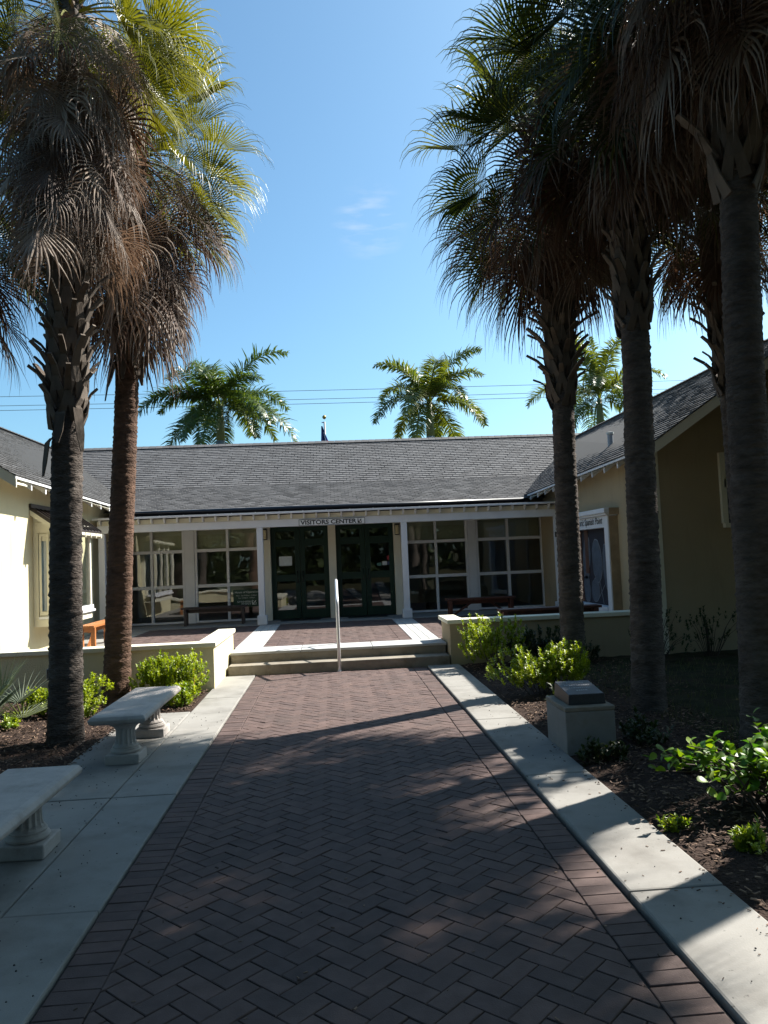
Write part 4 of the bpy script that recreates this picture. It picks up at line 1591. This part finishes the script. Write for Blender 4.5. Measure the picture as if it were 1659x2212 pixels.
def fan_palm(label, base, heart, boot0, boot1, seed, r0=0.155, r1=0.135, boot_dens=1.0, boot_out=0.5, n_live=26, n_dead=26, size=1.0, hangers=0,
             bark='trunk', dsize=None, live_light_tint=0.25, dead_tint=0.4, group='cabbage palms lining the walk', dead_span=1.0, big_boot=1.0, hang_z=None, stems=3):  # a low live tint paints the right crowns' dense shade into the fronds
    rng = np.random.RandomState(seed)
    T = thing('fan_palm', label, 'palm tree', base, group)
    B_, H_ = Vector(base), Vector(heart)
    mid = B_.lerp(H_, 0.5) + Vector((rng.normal(0, 0.03), rng.normal(0, 0.03), 0))
    pl = [B_ + Vector((0, 0, -0.1)), B_.lerp(mid, 0.5), mid, mid.lerp(H_, 0.5), H_]
    palm_trunk(pl, r0, r1, rng).build('trunk', M[bark], T, smooth=True)

    def cen(z):
        t = (z - B_.z) / (H_.z - B_.z)
        if t < 0.5:
            q = B_.lerp(mid, t * 2)
        else:
            q = mid.lerp(H_, t * 2 - 1)
        return (q.x, q.y, z)

    def rad(z):
        return r0 + (r1 - r0) * (z - B_.z) / (H_.z - B_.z)
    if boot1 > boot0:
        boots(cen, boot0, boot1, rad, rng, boot_dens, boot_out, big_boot).build('leaf_bases', M['boot'], T)
    dsize = dsize or size
    live = MB()
    for i in range(n_live):
        u = (i + 0.5) / n_live
        az = i * 2.39996 + rng.normal(0, 0.12)
        el = math.radians(80 - 115 * u + rng.normal(0, 8))
        b_ = Vector(cen(H_.z - 0.05 - 0.35 * u)) + Vector((math.cos(az), math.sin(az), 0)) * 0.10
        fan_frond(live, b_, az, el, size * rng.uniform(0.78, 1.05) * (1.0 if u > 0.2 else 0.8), size * rng.uniform(0.72, 0.92), 1.3 + 1.9 * u, rng, np.clip(live_light_tint + rng.normal(0, 0.2), 0, 1), nseg=46, pdroop=0.6, fold=0.75, stiff=0.44, curl=0.09, spread=128, width=0.78)
    live.build('crown', M['frond'], T)
    dead = MB()
    for i in range(n_dead):
        u = (i + 0.5) / n_dead
        az = i * 2.39996 + 1.0 + rng.normal(0, 0.15)
        el = math.radians(-6 - 50 * u + rng.normal(0, 14))
        b_ = Vector(cen(H_.z - 0.15 - dead_span * u)) + Vector((math.cos(az), math.sin(az), 0)) * 0.11
        fan_frond(dead, b_, az, el, dsize * rng.uniform(0.5, 0.95), dsize * rng.uniform(0.65, 1.05), rng.uniform(1.8, 4.5), rng, np.clip(dead_tint + rng.normal(0, 0.34), 0, 1), nseg=int(rng.uniform(26, 42)), pdroop=rng.uniform(0.6, 1.4), fold=rng.uniform(-0.9, 0.5), stiff=rng.uniform(0.25, 0.5), spread=rng.uniform(80, 130), width=rng.uniform(0.5, 0.85), curl=rng.uniform(0.08, 0.34))
    if n_dead:
        dead.build('dead_frond_skirt', M['frond_dead'], T)
    if hangers:
        for i in range(hangers):
            hg = MB()
            az = (-0.75, math.pi + 0.75, -1.6)[i] if hangers == 3 else rng.uniform(0, 6.28)
            z = hang_z + rng.uniform(-0.1, 0.25)
            rv = Vector((math.cos(az), math.sin(az), 0))
            p0 = Vector(cen(z)) + rv * (rad(z) + 0.01)
            p1 = p0 + rv * rng.uniform(0.03, 0.07) + Vector((0, 0, -0.05))
            p2 = p1 + rv * rng.uniform(0.03, 0.09) + Vector((0, 0, -rng.uniform(0.26, 0.46)))
            tn = Vector((-math.sin(az), math.cos(az), 0))
            for a, b2, w0, w1 in ((p0, p1, 0.06, 0.10), (p1, p1.lerp(p2, 0.6), 0.10, 0.085), (p1.lerp(p2, 0.6), p2, 0.085, 0.03)):
                th = rv * 0.012
                hg.add([a - tn * w0 / 2, a + tn * w0 / 2, b2 + tn * w1 / 2, b2 - tn * w1 / 2, a - tn * w0 / 2 + th, a + tn * w0 / 2 + th, b2 + tn * w1 / 2 + th, b2 - tn * w1 / 2 + th], BOXF, rng.uniform(0.3, 1))
            hg.build('hanging_sheath', M['boot'], T)
    return T


fan_palm('grey fan palm nearest at the left, boots latticed, thick dead skirt', (-2.70, 7.9, 0), (-2.50, 7.9, 7.75), 3.10, 6.0, 21, r0=0.16, r1=0.12, boot_dens=1.15, boot_out=0.55,
         n_live=44, n_dead=115, size=0.78, dsize=0.66, hangers=3, hang_z=3.1, dead_span=2.0, dead_tint=0.66, live_light_tint=0.75, big_boot=1.15)
fan_palm('reddish smooth fan palm at the left, second from the camera', (-2.83, 10.15, 0), (-2.38, 10.15, 7.45), 4.30, 5.1, 22, r0=0.165, r1=0.125, boot_dens=1.2, boot_out=0.3,
         n_live=52, n_dead=84, size=0.9, dsize=0.92, bark='trunk_red', dead_span=1.5, dead_tint=0.3, live_light_tint=0.75, hangers=14, hang_z=4.4)
fan_palm('fan palm at the right with jagged boots halfway up, farthest in its row', (2.95, 9.53, 0), (3.01, 9.5, 6.8), 3.48, 6.1, 23, r0=0.15, r1=0.12, boot_dens=1.25, boot_out=1.05,
         n_live=44, n_dead=44, size=1.02, dead_span=0.4, dead_tint=0.2, live_light_tint=0.05, big_boot=1.2)
fan_palm('fan palm in the middle of the right row, boots starting higher', (3.2, 7.84, 0), (3.29, 7.84, 7.15), 3.92, 6.4, 24, r0=0.165, r1=0.125, boot_dens=1.1, boot_out=0.45,
         n_live=42, n_dead=50, size=0.98, dead_span=0.45, dead_tint=0.25, live_light_tint=0.05, big_boot=1.1)
fan_palm('stout smooth fan palm nearest at the right edge', (3.36, 6.0, 0), (3.55, 6.0, 7.4), 4.5, 6.4, 25, r0=0.155, r1=0.135, boot_dens=0.8, boot_out=0.55,
         n_live=52, n_dead=60, size=1.05, dead_span=0.5, dead_tint=0.2, live_light_tint=0.05, big_boot=1.35)
fan_palm('fan palm standing on the lawn behind the nearest right palm', (5.17, 9.3, 0), (5.0, 9.3, 6.6), 3.5, 5.8, 26, r0=0.14, r1=0.13, boot_dens=0.9, boot_out=0.7,
         n_live=26, n_dead=20, size=0.92, dead_span=0.5, dead_tint=0.2, live_light_tint=0.05, group='fan palms on the right lawn', big_boot=1.2)
for k, (x, y, h_, z_) in enumerate(((5.35, 8.2, 7.5, 0.98), (5.9, 6.05, 7.2, 0.74), (3.9, 4.97, 7.6, 0.98), (5.95, 7.35, 7.1, 0.72))):
    fan_palm('fan palm beyond the right edge whose crown shades the walk', (x, y, 0), (x + 0.05, y, h_), h_ - 2.2, h_ - 1.0, 40 + k, n_live=44, n_dead=22, size=z_, dead_span=0.35, dead_tint=0.2, live_light_tint=0.05, group='fan palms beyond the right edge')
fan_palm('dark fan palm at the far left edge behind the nearest one', (-4.9, 9.6, 0), (-4.85, 9.6, 6.7), 4.5, 5.9, 51, n_live=44, n_dead=40, size=1.0, dead_span=0.9, dead_tint=0.15, live_light_tint=0.1)


def royal_palm(label, base, hz, L, seed, tint, n=21, top=60):
    rng = np.random.RandomState(seed)
    T = thing('royal_palm', label, 'palm tree', base, 'feather palms behind the building')
    bx_, by_ = base[0], base[1]
    t = MB()
    t.tube([(bx_, by_, 0), (bx_, by_, hz * 0.5), (bx_ + 0.02, by_, hz - 1.6)], [0.24, 0.26, 0.2], 14)
    t.build('trunk', M['ventmetal'], T, smooth=True)
    t = MB()
    t.tube([(bx_ + 0.02, by_, hz - 1.6), (bx_ + 0.02, by_, hz - 0.9), (bx_ + 0.03, by_, hz + 0.1)], [0.2, 0.19, 0.12], 14)
    t.build('crownshaft', M['royaltrunk'], T, smooth=True)
    c = MB()
    for i in range(n):
        u = (i + 0.5) / n
        az = i * 2.39996 + rng.normal(0, 0.15)
        el = math.radians(top - (top + 12) * u + rng.normal(0, 9))
        d = np.array([math.cos(az) * math.cos(el), math.sin(az) * math.cos(el), math.sin(el)])
        p = np.array([bx_ + 0.03, by_, hz])
        Lf = L * rng.uniform(0.78, 1.1)
        NP = 40
        side = nrmz(np.cross(d, [0, 0, 1.0]))
        tw = rng.normal(0, 0.3)
        tt = float(np.clip(tint + rng.normal(0, 0.2), 0, 1))
        for k in range(NP):
            s_ = k / NP
            q = p + d * Lf / NP
            w = 0.05 * (1 - s_) + 0.008
            c.add([p - side * w, p + side * w, q + side * w * .9, q - side * w * .9], [(0, 1, 2, 3)], min(1, tt + 0.3))
            if k > 4:
                ll = Lf * 0.215 * math.sin(math.pi * min(1, 0.18 + s_ * 0.78)) ** 0.7
                n_ = np.cross(side, d)
                for sg in (-1, 1):
                    for rep in (0, 0.33, 0.67):
                        ang = rng.normal(0.25, 0.42)
                        ld = nrmz(d * 0.55 + side * sg * math.cos(ang) + n_ * math.sin(ang))
                        a = p + d * Lf / NP * rep
                        m1 = a + ld * ll * 0.5
                        ld2 = nrmz(ld + np.array([0, 0, -0.55]))
                        e = m1 + ld2 * ll * 0.5
                        wv = d * 0.034
                        c.add([a - wv * 0.6, a + wv * 0.6, m1 + wv, m1 - wv, e + wv * 0.25, e - wv * 0.25], [(0, 1, 2, 3), (3, 2, 4, 5)], float(np.clip(tt + rng.normal(0, 0.2), 0, 1)))
            p = q
            d = nrmz(d + np.array([0, 0, -1.0]) * (0.042 + 0.012 * u) * (0.4 + s_ * 1.2))
    c.build('crown', M['royal'], T)
    return T


royal_palm('feather palm behind the roof left of the flag, dark green', (-5.0, 36, 0), 9.0, 4.1, 61, 0.15)
royal_palm('feather palm behind the roof right of the flag, bright yellow-green', (4.85, 36, 0), 8.9, 3.7, 62, 0.65, 17, 74)
royal_palm('feather palm farthest right, half hidden by palm trunks', (14.6, 40, 0), 9.6, 4.4, 63, 0.5, 15, 86)


# ------------------------------------------------------------------ shrubs
def leaf(mb, p, d, up, L, W, tint):
    """folded leaf: two halves with a bent tip"""
    p, d, up = Vector(p), Vector(d), Vector(up)
    sd = d.cross(up)
    if sd.length < 1e-4:
        sd = Vector((1, 0, 0))
    sd.normalize()
    n = sd.cross(d).normalized()
    q = p + d * L * 0.5 + n * L * 0.06
    e = p + d * L - n * L * 0.04
    mb.add([p, q + sd * W / 2 + n * W * 0.12, e, q - sd * W / 2 + n * W * 0.12, q], [(0, 1, 4), (1, 2, 4), (0, 4, 3), (4, 2, 3)], tint)


def shrub(label, c, rx, ry, h, seed, n_tips=70, per=18, L=0.045, W=0.022, m='leaf', tint=0.5, cat='shrub', group=None, low=0.05, stems=8, dead=0.0, flower=None):
    rng = np.random.RandomState(seed)
    T = thing('shrub', label, cat, c, group)
    cx, cy, cz = c
    lv, st = MB(), MB()
    lobes = [(rng.uniform(-0.6, 0.6), rng.uniform(-0.55, 0.55), rng.uniform(0.3, 0.68), rng.uniform(0.36, 0.58)) for _ in range(9)]
    if m == 'leaf':
        n_tips = int(n_tips * 2.3)
    for i in range(n_tips):
        lb = lobes[rng.randint(len(lobes))]
        a = rng.uniform(0, 6.28)
        ct = rng.uniform(-0.8, 1.0)
        s_ = math.sqrt(max(0, 1 - ct * ct))
        rr = lb[3] * rng.uniform(0.6, 1.0)
        x = lb[0] + rr * s_ * math.cos(a)
        y = lb[1] + rr * s_ * math.sin(a)
        z = lb[2] + rr * ct * 0.75
        tip = Vector((cx + x * rx, cy + y * ry, cz + max(low, z * h * 0.92)))
        root = Vector((cx + x * rx * 0.25, cy + y * ry * 0.25, cz))
        if i < stems * 2:
            mid = root.lerp(tip, 0.55) + Vector((0, 0, 0.08 * h))
            st.tube([root, mid, tip], [0.006, 0.004, 0.002], 4, cap=False)
        ax = (tip - root).normalized() * 0.6 + Vector((0, 0, 0.8))
        ax.normalize()
        tt = float(np.clip(tint + rng.normal(0, 0.25), 0, 1))
        for k in range(per):
            az = k * 2.4 + rng.uniform(0, 0.5)
            op = rng.uniform(0.25, 1.35)
            e1 = ax.cross(Vector((0.3, 0.8, 0.2))).normalized()
            e2 = ax.cross(e1)
            d = ax * math.cos(op) + (e1 * math.cos(az) + e2 * math.sin(az)) * math.sin(op)
            p = tip - ax * rng.uniform(0, L * 1.8)
            leaf(lv, p, d, ax, L * rng.uniform(0.7, 1.2), W * rng.uniform(0.8, 1.2), float(np.clip(tt + rng.normal(0, 0.15), 0, 1)))
    lv.build('foliage', M[m], T)
    if st.v:
        st.build('stems', M['twig'], T)
    return T


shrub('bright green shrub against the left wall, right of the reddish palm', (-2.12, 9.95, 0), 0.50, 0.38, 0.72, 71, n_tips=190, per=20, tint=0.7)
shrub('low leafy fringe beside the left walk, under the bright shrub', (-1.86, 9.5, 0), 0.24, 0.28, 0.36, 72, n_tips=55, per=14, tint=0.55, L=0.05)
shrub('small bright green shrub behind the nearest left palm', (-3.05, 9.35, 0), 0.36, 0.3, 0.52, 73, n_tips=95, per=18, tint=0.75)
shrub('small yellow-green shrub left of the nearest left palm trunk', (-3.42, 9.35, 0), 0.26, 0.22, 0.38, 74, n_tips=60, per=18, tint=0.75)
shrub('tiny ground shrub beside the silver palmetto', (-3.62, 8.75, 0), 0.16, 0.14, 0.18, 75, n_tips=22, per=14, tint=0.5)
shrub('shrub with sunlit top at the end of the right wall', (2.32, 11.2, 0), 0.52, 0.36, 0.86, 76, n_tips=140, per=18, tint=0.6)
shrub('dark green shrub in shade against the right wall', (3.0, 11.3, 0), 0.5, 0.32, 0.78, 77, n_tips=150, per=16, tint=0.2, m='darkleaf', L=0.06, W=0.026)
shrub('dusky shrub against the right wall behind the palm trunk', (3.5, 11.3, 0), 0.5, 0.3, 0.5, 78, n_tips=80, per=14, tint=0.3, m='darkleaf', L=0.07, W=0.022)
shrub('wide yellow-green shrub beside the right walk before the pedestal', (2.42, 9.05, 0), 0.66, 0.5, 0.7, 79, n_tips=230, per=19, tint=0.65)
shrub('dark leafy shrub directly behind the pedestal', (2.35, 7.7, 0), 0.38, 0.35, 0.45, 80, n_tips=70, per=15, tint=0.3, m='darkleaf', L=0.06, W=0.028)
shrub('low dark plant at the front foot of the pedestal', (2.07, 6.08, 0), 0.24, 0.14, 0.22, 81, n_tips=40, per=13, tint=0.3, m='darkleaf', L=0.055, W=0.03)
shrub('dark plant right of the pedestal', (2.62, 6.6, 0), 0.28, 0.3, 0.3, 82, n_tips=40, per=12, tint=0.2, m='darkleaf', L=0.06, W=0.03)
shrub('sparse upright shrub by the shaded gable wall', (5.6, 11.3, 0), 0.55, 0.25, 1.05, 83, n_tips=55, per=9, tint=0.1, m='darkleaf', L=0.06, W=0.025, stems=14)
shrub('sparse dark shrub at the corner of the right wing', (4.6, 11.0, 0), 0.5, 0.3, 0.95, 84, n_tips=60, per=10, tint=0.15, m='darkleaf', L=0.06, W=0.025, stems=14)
shrub('small fringed plant under the round-leaved shrub', (2.22, 4.15, 0), 0.13, 0.12, 0.2, 85, n_tips=26, per=12, tint=0.5, L=0.045, W=0.02)
shrub('low seedling in the right bed between the pedestal and the round-leaved shrub', (2.6, 5.65, 0), 0.2, 0.2, 0.2, 87, n_tips=26, per=11, tint=0.3, m='darkleaf', L=0.05, W=0.024)
shrub('tiny weed at the edge of the right kerb', (1.98, 4.55, 0), 0.1, 0.1, 0.09, 88, n_tips=12, per=9, tint=0.5, L=0.04, W=0.018)
shrub('tuft of pale grassy leaves at the edge of the right walk', (2.32, 3.55, 0), 0.16, 0.16, 0.07, 86, n_tips=60, per=10, tint=0.9, L=0.045, W=0.008, low=0.01, m='silver')


def round_leaf_shrub():
    rng = np.random.RandomState(90)
    T = thing('shrub', 'glossy round-leaved shrub at the right edge', 'shrub', (2.85, 4.75, 0))
    lv, st = MB(), MB()
    for b_ in range(60):
        a = rng.uniform(0, 6.28)
        sp = rng.uniform(0.15, 0.72)
        p = Vector((2.80 + rng.normal(0, 0.14), 4.78 + rng.normal(0, 0.1), 0))
        tip = Vector((p.x + math.cos(a) * sp * 1.15, p.y + math.sin(a) * sp * 0.75, rng.uniform(0.15, 0.50)))
        mid = p.lerp(tip, 0.5) + Vector((0, 0, 0.1))
        st.tube([p, mid, tip], [0.008, 0.006, 0.003], 5, cap=False)
        for k in range(11):
            u = 0.3 + 0.7 * k / 10
            q = p.lerp(mid, u * 2) if u < 0.5 else mid.lerp(tip, u * 2 - 1)
            az = k * 2.4 + rng.uniform(0, 1)
            d = Vector((math.cos(az), math.sin(az), rng.uniform(0.1, 0.9))).normalized()
            L = rng.uniform(0.055, 0.085)
            W = L * rng.uniform(0.72, 0.85)
            up = Vector((rng.normal(0, 0.4), rng.normal(0, 0.4), 1))
            sd = d.cross(up).normalized()
            n = sd.cross(d).normalized()
            P = []
            prof = [(0.0, 0.05), (0.2, 0.5), (0.5, 0.92), (0.78, 1.0), (0.95, 0.62), (1.0, 0.12)]
            q0 = q + d * 0.012
            vs, fs = [], []
            for (t, w) in prof:
                c_ = q0 + d * L * t + n * L * (0.1 * math.sin(math.pi * t))
                vs += [c_ - sd * W / 2 * w + n * W * 0.10 * w, c_, c_ + sd * W / 2 * w + n * W * 0.10 * w]
            for i in range(len(prof) - 1):
                a0 = i * 3
                fs += [(a0, a0 + 1, a0 + 4, a0 + 3), (a0 + 1, a0 + 2, a0 + 5, a0 + 4)]
            lv.add(vs, fs, float(np.clip(rng.normal(0.35, 0.3), 0, 1)))
    lv.build('foliage', M['roundleaf'], T, smooth=True)
    st.build('stems', M['twig'], T)


round_leaf_shrub()

# silver palmetto at the left edge
T = thing('palmetto', 'silvery spiky palmetto at the left edge in the mulch', 'palmetto', (-3.62, 7.95, 0))
rng = np.random.RandomState(95)
pm = MB()
for i in range(20):
    az = i * 2.39996
    el = math.radians(rng.uniform(15, 80))
    fan_frond(pm, (-3.66 + rng.normal(0, 0.06), 8.05 + rng.normal(0, 0.06), 0.05), az, el, rng.uniform(0.3, 0.5), rng.uniform(0.38, 0.5), 0.15, rng, float(np.clip(rng.normal(0.4, 0.3), 0, 1)), nseg=22, pdroop=0.2, stiff=0.3, fold=0.45, petw=0.016, spread=110, width=0.9)
pm.build('fronds', M['silver'], T)

# garden stakes and marigold
d = MB()
d.tube([(-3.0, 8.65, 0), (-3.0, 8.65, 0.2)], 0.018, 8)
tag(d.build('garden_stake', M['blackmetal']), 'short black stake in the mulch left of the nearest palm', 'stake')
fl = MB()
for k in range(8):
    a = k * 0.785
    leaf(fl, (-1.76, 9.75, 0.40), (math.cos(a), math.sin(a), 0.3), (0, 0, 1), 0.022, 0.014, 0)
fl.tube([(-1.76, 9.75, 0.2), (-1.76, 9.75, 0.4)], 0.003, 4)
tag(fl.build('flower', M['petal']), 'tiny orange flower on the fringe beside the left walk', 'flower')


# ------------------------------------------------------------------ unseen trees added to block sky light and darken the reflections
def oak(label, base, h, r, seed):
    rng = np.random.RandomState(seed)
    T = thing('added_tree', label, 'tree', base, 'unseen trees added to block light')
    b0 = Vector(base)
    t = MB()
    t.tube([b0, b0 + Vector((0.1, 0, h * 0.25)), b0 + Vector((0.1, 0.1, h * 0.45))], [0.3, 0.22, 0.18], 10)
    for k in range(7):
        a = k * 0.9
        p = b0 + Vector((0.1, 0.1, h * rng.uniform(0.3, 0.45)))
        q = p + Vector((math.cos(a) * r * 0.45, math.sin(a) * r * 0.45, h * 0.2))
        e = q + Vector((math.cos(a) * r * 0.3, math.sin(a) * r * 0.3, h * 0.12))
        t.tube([p, q, e], [0.11, 0.07, 0.03], 6)
    t.build('trunk', M['twig'], T, smooth=True)
    c = MB()
    for i in range(130):
        v = nrmz(rng.normal(0, 1, 3)) * rng.uniform(0.45, 1.0)
        cc = np.array([base[0] + v[0] * r, base[1] + v[1] * r, h * 0.62 + v[2] * h * 0.38])
        for k in range(34):
            o_ = rng.normal(0, r * 0.12, 3)
            d = nrmz(rng.normal(0, 1, 3))
            leaf(c, cc + o_, d, nrmz(rng.normal(0, 1, 3)), rng.uniform(0.28, 0.46), rng.uniform(0.18, 0.28), rng.uniform(0, 1))
    c.build('crown', M['darkleaf'], T)


for k, (x, y, h_, r_) in enumerate(((-10.5, -5, 8, 4), (-3.6, -1.4, 11, 4.8), (3.8, -1.6, 11, 4.8), (10.5, -5, 8.5, 4.2), (-7.2, 3.4, 8, 3.3), (8.6, 1.2, 8, 3.4))):
    oak('unseen leafy oak added around the photographer to block sky light and darken the glass', (x, y, -0.03), h_, r_, 200 + k)
oak('small unseen tree added beyond the right edge to shade the lawn', (8.3, 9.7, -0.03), 6.6, 1.7, 220)  # unseen tree, put in for the shade it casts
wd = MB()
rng = np.random.RandomState(300)
for i in range(17000):
    a = rng.uniform(math.radians(180), math.radians(360))
    rr = rng.uniform(24, 32)
    z = rng.uniform(0.0, 7.0 + 1.5 * math.sin(a * 9) + math.sin(a * 23))
    d = nrmz(rng.normal(0, 1, 3))
    leaf(wd, (rr * math.cos(a), rr * math.sin(a) - 2, z), d, nrmz(rng.normal(0, 1, 3)), rng.uniform(0.6, 1.1), rng.uniform(0.4, 0.7), rng.uniform(0, 1))
struct(wd.build('far_wood', M['darkleaf']), 'stuff')
